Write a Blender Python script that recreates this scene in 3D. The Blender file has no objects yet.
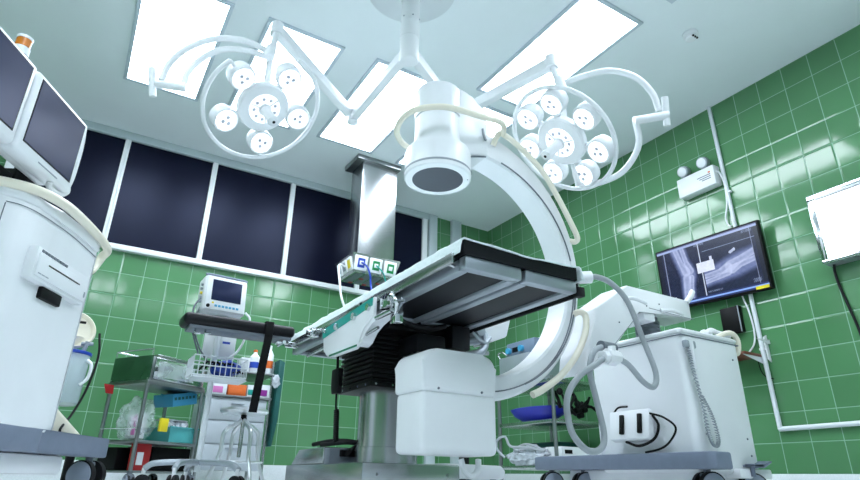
import bpy, bmesh, math, random
from mathutils import Vector, Matrix, noise
random.seed(7)
S = bpy.context.scene
COL = S.collection
PI = math.pi

# ------------------------------------------------------------------ materials
def lin(c):
    return tuple((v/12.92 if v <= .04045 else ((v+.055)/1.055)**2.4) for v in [x/255 for x in c]) + (1,)

MATS = {}
def mat(name, rgb, rough=.4, metal=0., vary=.06, scale=6., bump=0., spec=.5, alpha=1., trans=0., coat=0., bscale=None, tint=None):
    m = bpy.data.materials.new(name); m.use_nodes = True
    nt = m.node_tree; b = nt.nodes['Principled BSDF']
    c = lin(rgb)
    tc = nt.nodes.new('ShaderNodeTexCoord')
    n = nt.nodes.new('ShaderNodeTexNoise'); n.inputs['Scale'].default_value = scale; n.inputs['Detail'].default_value = 4
    nt.links.new(tc.outputs['Object'], n.inputs['Vector'])
    r = nt.nodes.new('ShaderNodeValToRGB')
    r.color_ramp.elements[0].position = .3; r.color_ramp.elements[1].position = .7
    r.color_ramp.elements[0].color = tuple(v*(1-vary) for v in c[:3]) + (1,)
    r.color_ramp.elements[1].color = tuple(min(1, v*(1+vary)) for v in c[:3]) + (1,)
    nt.links.new(n.outputs['Fac'], r.inputs['Fac']); nt.links.new(r.outputs['Color'], b.inputs['Base Color'])
    b.inputs['Roughness'].default_value = rough; b.inputs['Metallic'].default_value = metal
    b.inputs['Specular IOR Level'].default_value = spec
    if tint: b.inputs['Specular Tint'].default_value = tint+(1,)
    if coat: b.inputs['Coat Weight'].default_value = coat; b.inputs['Coat Roughness'].default_value = .05
    if alpha < 1: b.inputs['Alpha'].default_value = alpha
    if trans: b.inputs['Transmission Weight'].default_value = trans
    if bump:
        n2 = nt.nodes.new('ShaderNodeTexNoise'); n2.inputs['Scale'].default_value = bscale or scale*8
        nt.links.new(tc.outputs['Object'], n2.inputs['Vector'])
        bp = nt.nodes.new('ShaderNodeBump'); bp.inputs['Strength'].default_value = bump; bp.inputs['Distance'].default_value = .01
        nt.links.new(n2.outputs['Fac'], bp.inputs['Height']); nt.links.new(bp.outputs['Normal'], b.inputs['Normal'])
    MATS[name] = m
    return m

def emit(name, rgb, strength, base=(240, 240, 240)):
    m = bpy.data.materials.new(name); m.use_nodes = True
    b = m.node_tree.nodes['Principled BSDF']
    b.inputs['Base Color'].default_value = lin(base); b.inputs['Roughness'].default_value = .4
    b.inputs['Emission Color'].default_value = lin(rgb); b.inputs['Emission Strength'].default_value = strength
    MATS[name] = m
    return m

def tile_mat(name, axis, off, rgb, z0=.15, t=.2):
    m = bpy.data.materials.new(name); m.use_nodes = True
    nt = m.node_tree; N = nt.nodes; L = nt.links; b = N['Principled BSDF']
    tc = N.new('ShaderNodeTexCoord'); sx = N.new('ShaderNodeSeparateXYZ'); L.new(tc.outputs['Object'], sx.inputs[0])
    def math_(op, a, bb=None, c=None):
        n = N.new('ShaderNodeMath'); n.operation = op
        for i, v in enumerate((a, bb, c)):
            if v is None: continue
            if isinstance(v, (int, float)): n.inputs[i].default_value = v
            else: L.new(v, n.inputs[i])
        return n.outputs[0]
    u = math_('DIVIDE', math_('SUBTRACT', sx.outputs[axis], off), t)
    v = math_('DIVIDE', math_('SUBTRACT', sx.outputs[2], z0), t)
    fu = math_('FRACT', u); fv = math_('FRACT', v)
    du = math_('ABSOLUTE', math_('SUBTRACT', fu, .5)); dv = math_('ABSOLUTE', math_('SUBTRACT', fv, .5))
    d = math_('MAXIMUM', du, dv)
    mr = N.new('ShaderNodeMapRange'); mr.inputs['From Min'].default_value = .484; mr.inputs['From Max'].default_value = .490
    L.new(d, mr.inputs['Value']); grout = mr.outputs[0]
    cb = N.new('ShaderNodeCombineXYZ'); L.new(math_('FLOOR', u), cb.inputs[0]); L.new(math_('FLOOR', v), cb.inputs[1])
    wn = N.new('ShaderNodeTexWhiteNoise'); wn.noise_dimensions = '3D'; L.new(cb.outputs[0], wn.inputs['Vector'])
    sc = N.new('ShaderNodeSeparateColor'); L.new(wn.outputs['Color'], sc.inputs[0])
    ns = N.new('ShaderNodeTexNoise'); ns.inputs['Scale'].default_value = 3.5; ns.inputs['Detail'].default_value = 5; L.new(tc.outputs['Object'], ns.inputs['Vector'])
    c = lin(rgb)
    ramp = N.new('ShaderNodeValToRGB')
    ramp.color_ramp.elements[0].color = tuple(x*.86 for x in c[:3]) + (1,); ramp.color_ramp.elements[1].color = tuple(x*1.12 for x in c[:3]) + (1,)
    L.new(math_('ADD', math_('MULTIPLY', sc.outputs[0], .55), math_('MULTIPLY', ns.outputs['Fac'], .45)), ramp.inputs['Fac'])
    mx = N.new('ShaderNodeMix'); mx.data_type = 'RGBA'
    L.new(grout, mx.inputs['Factor']); L.new(ramp.outputs['Color'], mx.inputs['A']); mx.inputs['B'].default_value = lin((130, 174, 147))
    L.new(mx.outputs['Result'], b.inputs['Base Color'])
    L.new(math_('ADD', math_('MULTIPLY', grout, .5), .10), b.inputs['Roughness'])
    b.inputs['Specular IOR Level'].default_value = .6
    k = .0006
    h = math_('ADD', math_('MULTIPLY', math_('MULTIPLY', math_('SUBTRACT', sc.outputs[0], .5), math_('SUBTRACT', fu, .5)), k),
              math_('MULTIPLY', math_('MULTIPLY', math_('SUBTRACT', sc.outputs[1], .5), math_('SUBTRACT', fv, .5)), k))
    ns2 = N.new('ShaderNodeTexNoise'); ns2.inputs['Scale'].default_value = 7; ns2.inputs['Detail'].default_value = 1; L.new(tc.outputs['Object'], ns2.inputs['Vector'])
    mr2 = N.new('ShaderNodeMapRange'); mr2.inputs['From Min'].default_value = .44; mr2.inputs['From Max'].default_value = .5
    L.new(d, mr2.inputs['Value'])
    h = math_('ADD', h, math_('MULTIPLY', ns2.outputs['Fac'], .0006))
    h = math_('SUBTRACT', h, math_('MULTIPLY', mr2.outputs[0], .0012))
    bp = N.new('ShaderNodeBump'); bp.inputs['Strength'].default_value = 1; bp.inputs['Distance'].default_value = 1.
    L.new(h, bp.inputs['Height']); L.new(bp.outputs['Normal'], b.inputs['Normal'])
    MATS[name] = m
    return m

mat('white', (232, 235, 238), .35, vary=.02, coat=.15)
mat('white_paint', (222, 228, 232), .32, vary=.02)
mat('ceiling_paint', (232, 240, 243), .6, vary=.025, scale=1.5)
mat('frame_white', (232, 236, 238), .35, vary=.02)
mat('cornice', (190, 202, 206), .5, vary=.03)
mat('cream', (238, 232, 214), .35, vary=.02)
mat('bumper', (112, 122, 140), .5, vary=.05, bump=.1, scale=20)
mat('rubber', (18, 19, 22), .6, spec=.3)
mat('black', (6, 6, 8), .5, spec=.2)
mat('black_leather', (12, 12, 18), .38, bump=.12, scale=30, spec=.28)
mat('dark_panel', (13, 15, 22), .5, vary=.05, spec=.3)
mat('cabinet_grey', (184, 192, 198), .4)
mat('grey', (150, 158, 166), .4)
mat('hose', (158, 165, 170), .45, vary=.03)
mat('led_grey', (196, 200, 212), .3)
mat('mid_grey', (104, 112, 122), .4)
mat('wheel', (140, 150, 165), .45)
mat('steel', (190, 192, 194), .26, 1., vary=.08, scale=3)
mat('steel_dull', (150, 154, 156), .36, 1., vary=.1, scale=4)
mat('bright_steel', (226, 230, 232), .28, .75, vary=.03)
mat('chrome', (215, 218, 220), .12, 1., vary=.03)
mat('light_frame', (196, 208, 218), .5, vary=.03)
mat('alu', (170, 178, 186), .38, .6, vary=.05)
mat('pane', (10, 12, 30), .33, vary=.2, scale=1.2, spec=.2, tint=(.6, .68, 1.))
mat('screen', (38, 44, 70), .25, vary=.1, scale=2, spec=.22, tint=(.55, .62, 1.))
mat('sheet', (230, 242, 243), .8, vary=.06, bump=.6, scale=6)
mat('teal', (18, 150, 138), .4)
mat('teal_dark', (10, 84, 80), .6, bump=.2)
mat('green_line', (10, 120, 84), .4)
mat('painted_wall_reflection', (70, 110, 84), .22, .7, vary=.25, scale=5)  # steel with the green wall's reflection put into its colour
mat('blue', (30, 66, 170), .35)
mat('deep_blue', (26, 38, 170), .4, vary=.12)
mat('light_blue', (60, 150, 190), .5)
mat('esu', (110, 126, 146), .45)
mat('yellow', (226, 206, 30), .5)
mat('orange', (222, 106, 40), .5)
mat('amber', (206, 120, 30), .25, vary=.15, coat=.4)
mat('pink', (206, 120, 180), .5)
mat('purple', (140, 30, 140), .5)
mat('red', (170, 30, 34), .5)
mat('brown', (120, 66, 50), .5, vary=.15)
mat('green_socket', (12, 130, 70), .4)
mat('paper', (224, 228, 232), .6)
mat('plastic_teal', (100, 196, 198), .25, vary=.1, alpha=.62)
mat('clear_bag', (226, 238, 240), .18, vary=.15, scale=12, bump=.9, bscale=26, alpha=.32, spec=.9)
mat('foil_bag', (205, 212, 220), .2, vary=.3, scale=16, bump=1., bscale=30, alpha=.85, spec=.9)
mat('jar', (206, 220, 228), .25, vary=.05, alpha=.6)
mat('floor_vinyl', (232, 235, 238), .35, vary=.05, scale=3)
mat('skirting', (226, 231, 234), .45, vary=.06, scale=120)
mat('ii_face', (70, 74, 84), .4, .3, vary=.05)
emit('panel_light', (232, 243, 255), 12.0)
emit('pod_light', (240, 248, 255), 1.6)
emit('centre_glow', (238, 247, 255), 1.1)
emit('negatoscope', (240, 248, 255), 2.2)
tile_mat('tile_right', 1, -3.491, (82, 134, 90))
tile_mat('tile_back', 0, -4.147, (82, 134, 90))
tile_mat('tile_side', 1, -3.4, (82, 134, 90))

# ------------------------------------------------------------------ mesh helper
WM = {}            # world matrix of each thing (parts share it)
def catmull(pts, closed=False, sub=6):
    P = [Vector(p) for p in pts]; n = len(P); out = []
    rng = range(n) if closed else range(n-1)
    for i in rng:
        p0 = P[(i-1) % n] if closed or i > 0 else P[0]*2-P[1]
        p1 = P[i]; p2 = P[(i+1) % n]
        p3 = P[(i+2) % n] if closed or i < n-2 else P[-1]*2-P[-2]
        for k in range(sub):
            t = k/sub
            out.append(.5*((2*p1)+(p2-p0)*t+(2*p0-5*p1+4*p2-p3)*t*t+(3*p1-p0-3*p2+p3)*t**3))
    if not closed: out.append(P[-1])
    return out

class MB:
    def __init__(s): s.b = bmesh.new()
    def box(s, lo, hi, bev=0., seg=2, M=None):
        r = bmesh.ops.create_cube(s.b, size=1.)
        vs = r['verts']
        for v in vs:
            v.co = Vector([lo[i]+(v.co[i]+.5)*(hi[i]-lo[i]) for i in range(3)])
        vs = s._bev(vs, bev, seg)
        if M is not None:
            for v in vs: v.co = M @ v.co
        return s
    def _bev(s, vs, bev, seg):
        if not bev: return vs
        before = set(s.b.verts) - set(vs)
        es = list({e for v in vs for e in v.link_edges})
        bmesh.ops.bevel(s.b, geom=es, offset=bev, segments=seg, affect='EDGES', profile=.5)
        return [v for v in s.b.verts if v not in before]
    def prism(s, poly, ax, a0, a1, bev=0., seg=2, M=None):
        """poly: 2D points in the plane perpendicular to axis ax (order: the two other axes ascending)"""
        o = [i for i in range(3) if i != ax]
        def P(p, a):
            c = [0, 0, 0]; c[ax] = a; c[o[0]] = p[0]; c[o[1]] = p[1]; return Vector(c)
        A = [s.b.verts.new(P(p, a0)) for p in poly]; B = [s.b.verts.new(P(p, a1)) for p in poly]
        n = len(poly)
        s.b.faces.new(A); s.b.faces.new(B[::-1])
        for i in range(n): s.b.faces.new((A[i], B[i], B[(i+1) % n], A[(i+1) % n]))
        vs = A+B
        vs = s._bev(vs, bev, seg)
        if M is not None:
            for v in vs: v.co = M @ v.co
        return s
    def _frame(s, d):
        d = d.normalized(); a = Vector((0, 0, 1)) if abs(d.z) < .9 else Vector((1, 0, 0))
        x = d.cross(a).normalized(); return x, d.cross(x).normalized()
    def cyl(s, p0, p1, r0, r1=None, seg=20, cap=True):
        p0 = Vector(p0); p1 = Vector(p1); r1 = r0 if r1 is None else r1
        x, y = s._frame(p1-p0)
        A = []; B = []
        for i in range(seg):
            a = 2*PI*i/seg; d = x*math.cos(a)+y*math.sin(a)
            A.append(s.b.verts.new(p0+d*r0)); B.append(s.b.verts.new(p1+d*r1))
        for i in range(seg): s.b.faces.new((A[i], A[(i+1) % seg], B[(i+1) % seg], B[i]))
        if cap: s.b.faces.new(A[::-1]); s.b.faces.new(B)
        return s
    def lathe(s, prof, c, ax=(0, 0, 1), seg=36, cap=True):
        """prof: (radius, height along ax)"""
        c = Vector(c); ax = Vector(ax).normalized(); x, y = s._frame(ax)
        R = []
        for r, h in prof:
            R.append([s.b.verts.new(c+ax*h+(x*math.cos(2*PI*i/seg)+y*math.sin(2*PI*i/seg))*max(r, 1e-4)) for i in range(seg)])
        for j in range(len(R)-1):
            for i in range(seg): s.b.faces.new((R[j][i], R[j][(i+1) % seg], R[j+1][(i+1) % seg], R[j+1][i]))
        if cap: s.b.faces.new(R[0][::-1]); s.b.faces.new(R[-1])
        return s
    def tube(s, pts, r, smooth=True, closed=False, seg=10, sub=6):
        P = catmull(pts, closed, sub) if smooth else [Vector(p) for p in pts]
        n = len(P); rings = []; x = None
        for i in range(n):
            if closed: d = P[(i+1) % n]-P[i-1]
            else: d = P[min(i+1, n-1)]-P[max(i-1, 0)]
            d.normalize()
            if x is None: x, y = s._frame(d)
            else:
                x = (x-d*x.dot(d)).normalized(); y = d.cross(x)
            rings.append([s.b.verts.new(P[i]+(x*math.cos(2*PI*k/seg)+y*math.sin(2*PI*k/seg))*r) for k in range(seg)])
        m = n if closed else n-1
        for i in range(m):
            a = rings[i]; bq = rings[(i+1) % n]
            for k in range(seg): s.b.faces.new((a[k], a[(k+1) % seg], bq[(k+1) % seg], bq[k]))
        if not closed: s.b.faces.new(rings[0][::-1]); s.b.faces.new(rings[-1])
        return s
    def sphere(s, c, r, sc=(1, 1, 1), u=16, v=10):
        q = bmesh.ops.create_uvsphere(s.b, u_segments=u, v_segments=v, radius=1)
        for w in q['verts']: w.co = Vector(c)+Vector((w.co.x*sc[0]*r, w.co.y*sc[1]*r, w.co.z*sc[2]*r))
        return s
    def quad(s, pts):
        s.b.faces.new([s.b.verts.new(Vector(p)) for p in pts]); return s
    def blob(s, c, r, sc, amp, fr, seed=0, sub=3):
        q = bmesh.ops.create_icosphere(s.b, subdivisions=sub, radius=1)
        for w in q['verts']:
            d = w.co.normalized(); k = 1+amp*noise.noise(d*fr+Vector((seed, seed*2.1, 0)))+amp*.5*noise.noise(d*fr*2.7+Vector((0, seed, 3)))
            w.co = Vector(c)+Vector((d.x*sc[0], d.y*sc[1], d.z*sc[2]))*r*k
        return s
    def build(s, name, m, parent=None, local=False, ang=35, kind=None):
        bmesh.ops.recalc_face_normals(s.b, faces=s.b.faces[:])
        if parent is not None and not local:
            inv = WM[parent.name].inverted()
            for v in s.b.verts: v.co = inv @ v.co
        for f in s.b.faces: f.smooth = True
        for e in s.b.edges:
            e.smooth = not (len(e.link_faces) == 2 and e.calc_face_angle(0) > math.radians(ang))
        me = bpy.data.meshes.new(name); s.b.to_mesh(me); s.b.free()
        me.materials.append(MATS[m])
        o = bpy.data.objects.new(name, me); COL.objects.link(o)
        if parent is not None:
            o.parent = parent; WM[o.name] = WM[parent.name]
        else: WM[o.name] = Matrix()
        if kind: o['kind'] = kind
        return o

def thing(name, label, cat, loc, rot=0., group=None):
    o = bpy.data.objects.new(name, None); COL.objects.link(o)
    o.location = loc; o.rotation_euler = (0, 0, rot); o.empty_display_size = .05
    o['label'] = label; o['category'] = cat
    if group: o['group'] = group
    WM[o.name] = Matrix.Translation(Vector(loc)) @ Matrix.Rotation(rot, 4, 'Z')
    return o
def tag(o, label, cat, group=None):
    o['label'] = label; o['category'] = cat
    if group: o['group'] = group
    return o
def struct(o): o['kind'] = 'structure'; return o
def sroot(name, loc=(0, 0, 0)):
    o = bpy.data.objects.new(name, None); COL.objects.link(o); o['kind'] = 'structure'; o.location = loc
    WM[o.name] = Matrix.Translation(Vector(loc)); return o
def copy_thing(o, loc, label=None):
    r = o.copy(); COL.objects.link(r); r.location = loc; WM[r.name] = Matrix.Translation(Vector(loc))
    if label: r['label'] = label
    for ch in list(o.children):
        c = ch.copy(); COL.objects.link(c); c.parent = r
        for g in list(ch.children):
            d = g.copy(); COL.objects.link(d); d.parent = c
    return r

# ------------------------------------------------------------------ room
ZC = 3.15
struct(MB().box((-6.8, -8.6, -.1), (.1, .1, 0)).build('floor', 'floor_vinyl'))
struct(MB().box((-6.9, -8.7, ZC), (.1, .1, ZC+.1)).build('ceiling', 'ceiling_paint'))
struct(MB().box((0, -8.6, 0), (.1, .1, ZC)).build('wall_right', 'tile_right'))
struct(MB().box((-6.8, 0, 0), (0, .1, ZC)).build('wall_back', 'tile_back'))
struct(MB().box((-6.9, -8.6, 0), (-6.8, .1, ZC)).build('wall_left', 'tile_side'))
struct(MB().box((-6.9, -8.7, 0), (.1, -8.6, ZC)).build('wall_front', 'cornice'))
struct(MB().box((-.012, -8.6, 0), (0, -.012, .15), .003).build('baseboard_right', 'skirting'))
struct(MB().box((-6.8, -.012, 0), (0, 0, .18), .003).build('baseboard_back', 'skirting'))
mull = [-5.15, -4.331, -3.514, -2.682, -1.85, -1.0]
for i in range(5):
    w = sroot('window_%d' % (i+1), ((mull[i]+mull[i+1])/2, 0, 2))
    x0, x1 = mull[i]+.025, mull[i+1]-.025
    MB().box((x0-.01, -.012, 2.0), (x1+.01, -.002, 3.075)).build('pane', 'pane', w)
    f = MB()
    f.box((mull[i] if i else mull[i]-.04, -.045, 2.0), (x0, -.001, 3.07), .004)
    f.box((x1, -.045, 2.0), (mull[i+1]+(.04 if i == 4 else -.0005), -.001, 3.07), .004)
    f.build('frame', 'frame_white', w)
struct(MB().box((-5.21, -.06, 1.95), (-.94, -.001, 2.0), .005).build('trim_1', 'frame_white'))
struct(MB().box((-5.21, -.05, 3.07), (-.94, -.001, ZC-.001), .006).build('trim_2', 'cornice'))
struct(MB().box((-.935, -.05, .2), (-.82, -.001, ZC-.001), .004).build('trim_3', 'cornice'))
struct(MB().box((-.6, -.06, .2), (-.465, -.001, ZC-.001), .004).build('trim_4', 'cornice'))

# ceiling light panels
LIGHTS = [(-4.445, -2.225, 'square-cornered ceiling light panel at far left, left of the round surgical lamps'),
          (-3.61, -2.235, 'ceiling light panel directly behind the left surgical lamp'),
          (-2.755, -2.26, 'ceiling light panel between the central pole and the steel pendant'),
          (-1.87, -2.225, 'ceiling light panel seen past the right of the image intensifier'),
          (-1.87, -3.63, 'large ceiling light panel above the right surgical lamp'),
          (-1.88, -5.18, 'ceiling light panel just peeking in at the top edge of the view')]
def ceiling_light(x, y, label, w=.535, l=1.265):
    t = thing('ceiling_light', label, 'ceiling light', (x+.275, y+.64, ZC), group='ceiling light panels')
    f = MB(); a, b_, c, d = x-.03, y-.03, x+w+.03, y+l+.03
    f.box((a, b_, ZC-.018), (c, b_+.03, ZC-.001), .003).box((a, d-.03, ZC-.018), (c, d, ZC-.001), .003)
    f.box((a, b_+.03, ZC-.018), (a+.03, d-.03, ZC-.001), .003).box((c-.03, b_+.03, ZC-.018), (c, d-.03, ZC-.001), .003)
    f.build('frame', 'light_frame', t)
    MB().box((x, y, ZC-.012), (x+w, y+l, ZC-.002)).build('diffuser', 'panel_light', t)
for i, a in enumerate(LIGHTS): ceiling_light(*a, *((.51, 1.21) if i == 4 else ()))
# unseen panels added for more light, behind the camera and above the workstation
for x, y, lab in ((-4.445, -6.6, 'unseen ceiling light panel added behind the photographer, left one of two'), (-2.755, -6.6, 'unseen ceiling light panel added behind the photographer, right one of two'), (-5.3, -5.0, 'unseen ceiling light panel added above the imaging workstation, nearer of two'), (-5.3, -3.63, 'unseen ceiling light panel added above the imaging workstation, further of two')):
    ceiling_light(x, y, lab)

# smoke detector
t = thing('smoke_detector', 'small round white smoke detector on the ceiling near the right wall', 'smoke detector', (-.94, -3.76, ZC))
MB().lathe([(.055, 0), (.055, -.015), (.048, -.022)], (-.94, -3.76, ZC-.001)).build('base', 'white', t)
MB().lathe([(.042, -.022), (.04, -.045), (.03, -.052)], (-.94, -3.76, ZC-.001)).build('sensor_head', 'white', t)
v = MB()
for k in range(3): v.box((-.97+k*.022, -3.80, ZC-.056), (-.958+k*.022, -3.788, ZC-.046))
v.build('vent', 'black', t)

# ------------------------------------------------------------------ surgical lamps
HUB = Vector((-2.895, -3.03, 0))
t = thing('ceiling_lamp_mount', 'white ceiling pole with round cover plate carrying two lamp arms', 'lamp mount', (HUB.x, HUB.y, ZC))
MB().lathe([(.304, 0), (.304, -.012), (.298, -.016)], (HUB.x, HUB.y, ZC-.001), seg=64).build('cover_plate', 'white_paint', t)
MB().cyl((HUB.x, HUB.y, ZC-.016), (HUB.x, HUB.y, 2.84), .06, seg=32).build('pole', 'white', t)
sb = MB()
for a in range(6):
    for z in (3.05, 2.87): sb.sphere((HUB.x+.06*math.cos(a*PI/3+.3), HUB.y+.06*math.sin(a*PI/3+.3), z), .006, u=8, v=6)
sb.build('bolt', 'alu', t)
MB().lathe([(.062, 2.715), (.063, 2.72), (.063, 2.83), (.061, 2.838)], (HUB.x, HUB.y, 0)).build('upper_collar', 'white', t)
MB().lathe([(.055, 2.535), (.062, 2.545), (.062, 2.705), (.061, 2.713)], (HUB.x, HUB.y, 0)).build('lower_collar', 'white', t)
def bar(p0, p1, w, h, name, m, par, bev=.008):
    p0 = Vector(p0); p1 = Vector(p1); d = (p1-p0); L_ = d.length; d.normalize()
    up = Vector((0, 0, 1)); x = d.cross(up).normalized(); z = x.cross(d).normalized()
    M = Matrix(((x.x, d.x, z.x, p0.x), (x.y, d.y, z.y, p0.y), (x.z, d.z, z.z, p0.z), (0, 0, 0, 1)))
    return MB().box((-w/2, 0, -h/2), (w/2, L_, h/2), bev, M=M).build(name, m, par)
EL = Vector((-2.91, -2.19, 2.6)); ER = Vector((-2.256, -2.639, 2.6))
for e, nm in ((EL, 'left'), (ER, 'right')):
    d = (e-Vector((HUB.x, HUB.y, 2.63))).normalized()
    a = bar(Vector((HUB.x, HUB.y, 2.63))+d*.045, e, .06, .075, 'extension_arm', 'white', t)
    MB().lathe([(.03, -.055), (.042, -.05), (.042, .05), (.03, .055)], e).build('joint', 'white', a)

def lamp(name, label, c, n, az0, pods, elbow, top, shaft_end, ringR, orbit, gap, yoke1, yoke2, block, plate):
    c = Vector(c); n = Vector(n).normalized()
    t = thing(name, label, 'surgical lamp', c, group='ceiling surgical lamps')
    # frame: picture-like right/up in the lamp plane
    x, y = AX[name]; x = (x-n*x.dot(n)).normalized(); y = n.cross(x).normalized()
    def Q(a, r, h=0): return c+x*(math.cos(a)*r)+y*(math.sin(a)*r)+n*h
    b0 = MB(); b0.lathe([(.06, -.11), (.12, -.085), (.155, -.05), (.157, -.012), (.148, 0)], c, n, 48); b0.build('housing', 'white', t)
    lf = MB(); lf.lathe([(.094, .0), (.094, .004), (.09, .006)], c, n, 40); l0 = lf.build('centre_light', 'centre_glow', t)
    cc = MB(); cc.lathe([(.036, .004), (.04, .012), (.036, .016)], c, n, 24)
    for k in range(3):
        a = k*2*PI/3+.5; cc.cyl(Q(a, .036, .008), Q(a, .096, .008), .005, seg=8)
    cc.build('light_divider', 'white', l0)
    for k in range(9):
        a = k*2*PI/9+.2
        MB().lathe([(.010, .006), (.012, .008), (.008, .0085)], Q(a, .066), n, 10).build('led', 'led_grey', l0)
    hd = MB(); hd.lathe([(.026, .01), (.031, .02), (.028, .12), (.034, .145), (.032, .162), (.02, .168)], c, n, 24); h_ = hd.build('handle', 'white', t)
    MB().lathe([(.009, .1681), (.009, .170)], c, n, 14).build('handle_tip', 'rubber', h_)
    # ring handle
    if gap:
        a0, a1 = gap; rp = [Q(a0+(a1-a0)*i/64, ringR, -.03) for i in range(65)]
    else: rp = [Q(2*PI*i/72, ringR, -.03) for i in range(72)]
    MB().tube(rp, .0135, smooth=False, closed=not gap, seg=12).build('ring_rail', 'white', t)
    for k in range(pods):
        a = az0+2*PI*k/pods
        MB().cyl(Q(a, .13, -.035), Q(a, orbit, -.035), .022, seg=12).build('spoke', 'white', t)
    for k in (0, pods//2, pods//2+1):
        a = az0+2*PI*k/pods
        MB().cyl(Q(a, orbit+.05, -.03), Q(a, ringR, -.03), .009, seg=10).build('ring_strut', 'white', t)
    for k in range(pods):
        a = az0+2*PI*k/pods; pc = Q(a, orbit)
        tl = (n*1.0-(pc-c).normalized()*.13).normalized()
        p_ = MB(); p_.lathe([(.05, -.09), (.072, -.08), (.078, -.05), (.078, -.008), (.074, 0), (.064, -.002)], pc, tl, 32)
        po = p_.build('lamp_pod', 'white', t)
        q = MB(); q.lathe([(.0635, -.004), (.063, .001), (.03, .002)], pc, tl, 28); q.build('lens', 'pod_light', po)
        gx = (x-tl*x.dot(tl)).normalized(); gy = tl.cross(gx)
        for j in range(3):
            aa = j*2*PI/3+k; MB().lathe([(.011, .0022), (.013, .004), (.007, .0045)], pc+gx*(.022*math.cos(aa))+gy*(.022*math.sin(aa)), tl, 10).build('led', 'led_grey', po)
    # spring arm, shaft, yoke
    top = Vector(top); elbow = Vector(elbow)
    d = (top-elbow).normalized()
    ar = bar(elbow+d*.05+Vector((0, 0, .0)), top, .06, .075, 'spring_arm', 'white', t)
    MB().cyl(top+Vector((0, 0, -.04)), top+Vector((0, 0, .05)), .042, .038, 24).build('arm_joint', 'white', ar)
    MB().tube([top, *[Vector(p) for p in shaft_end]], .02, smooth=False, seg=14).build('shaft', 'white', t)
    MB().lathe([(.03, -.05), (.032, -.045), (.032, .045), (.03, .05)], yoke1[0], Vector(shaft_end[0])-top).build('collar', 'white', t)
    MB().tube(yoke1, .019, seg=12).build('outer_yoke', 'white', t)
    MB().tube(yoke2, .019, seg=12).build('inner_yoke', 'white', t)
    bl = MB().cyl(block[0], block[1], .026, seg=16).build('yoke_joint', 'white', t)
    MB().cyl(block[2], block[3], .02, seg=12).build('end_plate', 'white', bl)
    return t
AX = {'surgical_lamp': (Vector((.935, -.308, .176)), None), 'surgical_lamp.R': (Vector((.736, -.669, -.106)), None)}
lamp('surgical_lamp', 'left round surgical lamp with five lit pods', (-3.648, -2.605, 2.14), (.266, -.555, -.788),
     math.radians(118), 5, EL, (-3.645, -2.61, 2.75), [(-3.661, -2.65, 2.60), (-3.672, -2.66, 2.5), (-3.64, -2.535, 2.25)], .355, .235, (math.radians(118), math.radians(118+292)),
     [(-3.68, -2.68, 2.50), (-3.832, -2.658, 2.535), (-3.995, -2.61, 2.51), (-4.126, -2.555, 2.42), (-4.199, -2.492, 2.321), (-4.221, -2.458, 2.21)],
     [(-4.097, -2.495, 2.174), (-4.099, -2.505, 2.275), (-4.048, -2.535, 2.38), (-3.955, -2.582, 2.464), (-3.822, -2.629, 2.49), (-3.676, -2.66, 2.475)],
     [(-4.245, -2.43, 2.196), (-4.084, -2.515, 2.174), (-4.285, -2.44, 2.285), (-4.245, -2.41, 2.115)], None)
AX['surgical_lamp'] = AX['surgical_lamp.R']
lamp('surgical_lamp', 'right round surgical lamp with seven lit pods', (-2.098, -3.495, 1.957), (-.665, .093, -.741),
     math.radians(157), 7, ER, (-2.15, -3.53, 2.5), [(-2.145, -3.55, 2.41), (-2.117, -3.555, 2.326), (-2.08, -3.53, 2.1), (-1.897, -3.424, 1.755)], .342, .245, 0,
     [(-2.116, -3.56, 2.335), (-2.018, -3.671, 2.365), (-1.922, -3.782, 2.369), (-1.814, -3.869, 2.312), (-1.722, -3.901, 2.213), (-1.681, -3.901, 2.1)],
     [(-1.779, -3.804, 2.05), (-1.726, -3.768, 1.944), (-1.724, -3.701, 1.855), (-1.747, -3.605, 1.791), (-1.82, -3.48, 1.765), (-1.9, -3.43, 1.765)],
     [(-1.793, -3.803, 2.046), (-1.629, -3.919, 2.082), (-1.660, -3.937, 2.185), (-1.622, -3.897, 2.02)], None)

# ------------------------------------------------------------------ stainless ceiling pendant
t = thing('ceiling_pendant', 'square stainless steel ceiling column with gas and power sockets below', 'ceiling pendant', (-2.03, -.72, ZC))
MB().prism([(-2.30, -.89), (-1.80, -.89), (-1.80, -.55), (-2.30, -.55)], 2, ZC-.05, ZC-.001, .004).build('ceiling_collar', 'steel_dull', t)
MB().box((-2.225, -.855, 2.04), (-1.83, -.58, ZC-.03), .004).build('column', 'steel', t)
# socket head: walls leaning inwards towards the bottom
hb = MB()
T_ = [(-2.30, -.93), (-1.79, -.93), (-1.79, -.50), (-2.30, -.50)]; B_ = [(-2.255, -.885), (-1.835, -.885), (-1.835, -.545), (-2.255, -.545)]
A = [hb.b.verts.new((x, y, 2.055)) for x, y in T_]; Bv = [hb.b.verts.new((x, y, 1.875)) for x, y in B_]
hb.b.faces.new(A); hb.b.faces.new(Bv[::-1])
for i in range(4): hb.b.faces.new((A[i], Bv[i], Bv[(i+1) % 4], A[(i+1) % 4]))
head = hb.build('socket_head', 'steel', t)
u = MB()
for k in range(4): u.box((-2.23+k*.1, -.86, 1.872), (-2.15+k*.1, -.57, 1.8755))
u.build('underside_plate', 'mid_grey', head)
u = MB()
for k, (a, b_) in enumerate(((.1, .05), (.2, .2), (.3, .1), (.05, .2))): u.box((-2.23+a, -.8+b_, 1.87), (-2.19+a, -.76+b_, 1.8735))
u.build('red_cap', 'red', head)
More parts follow.
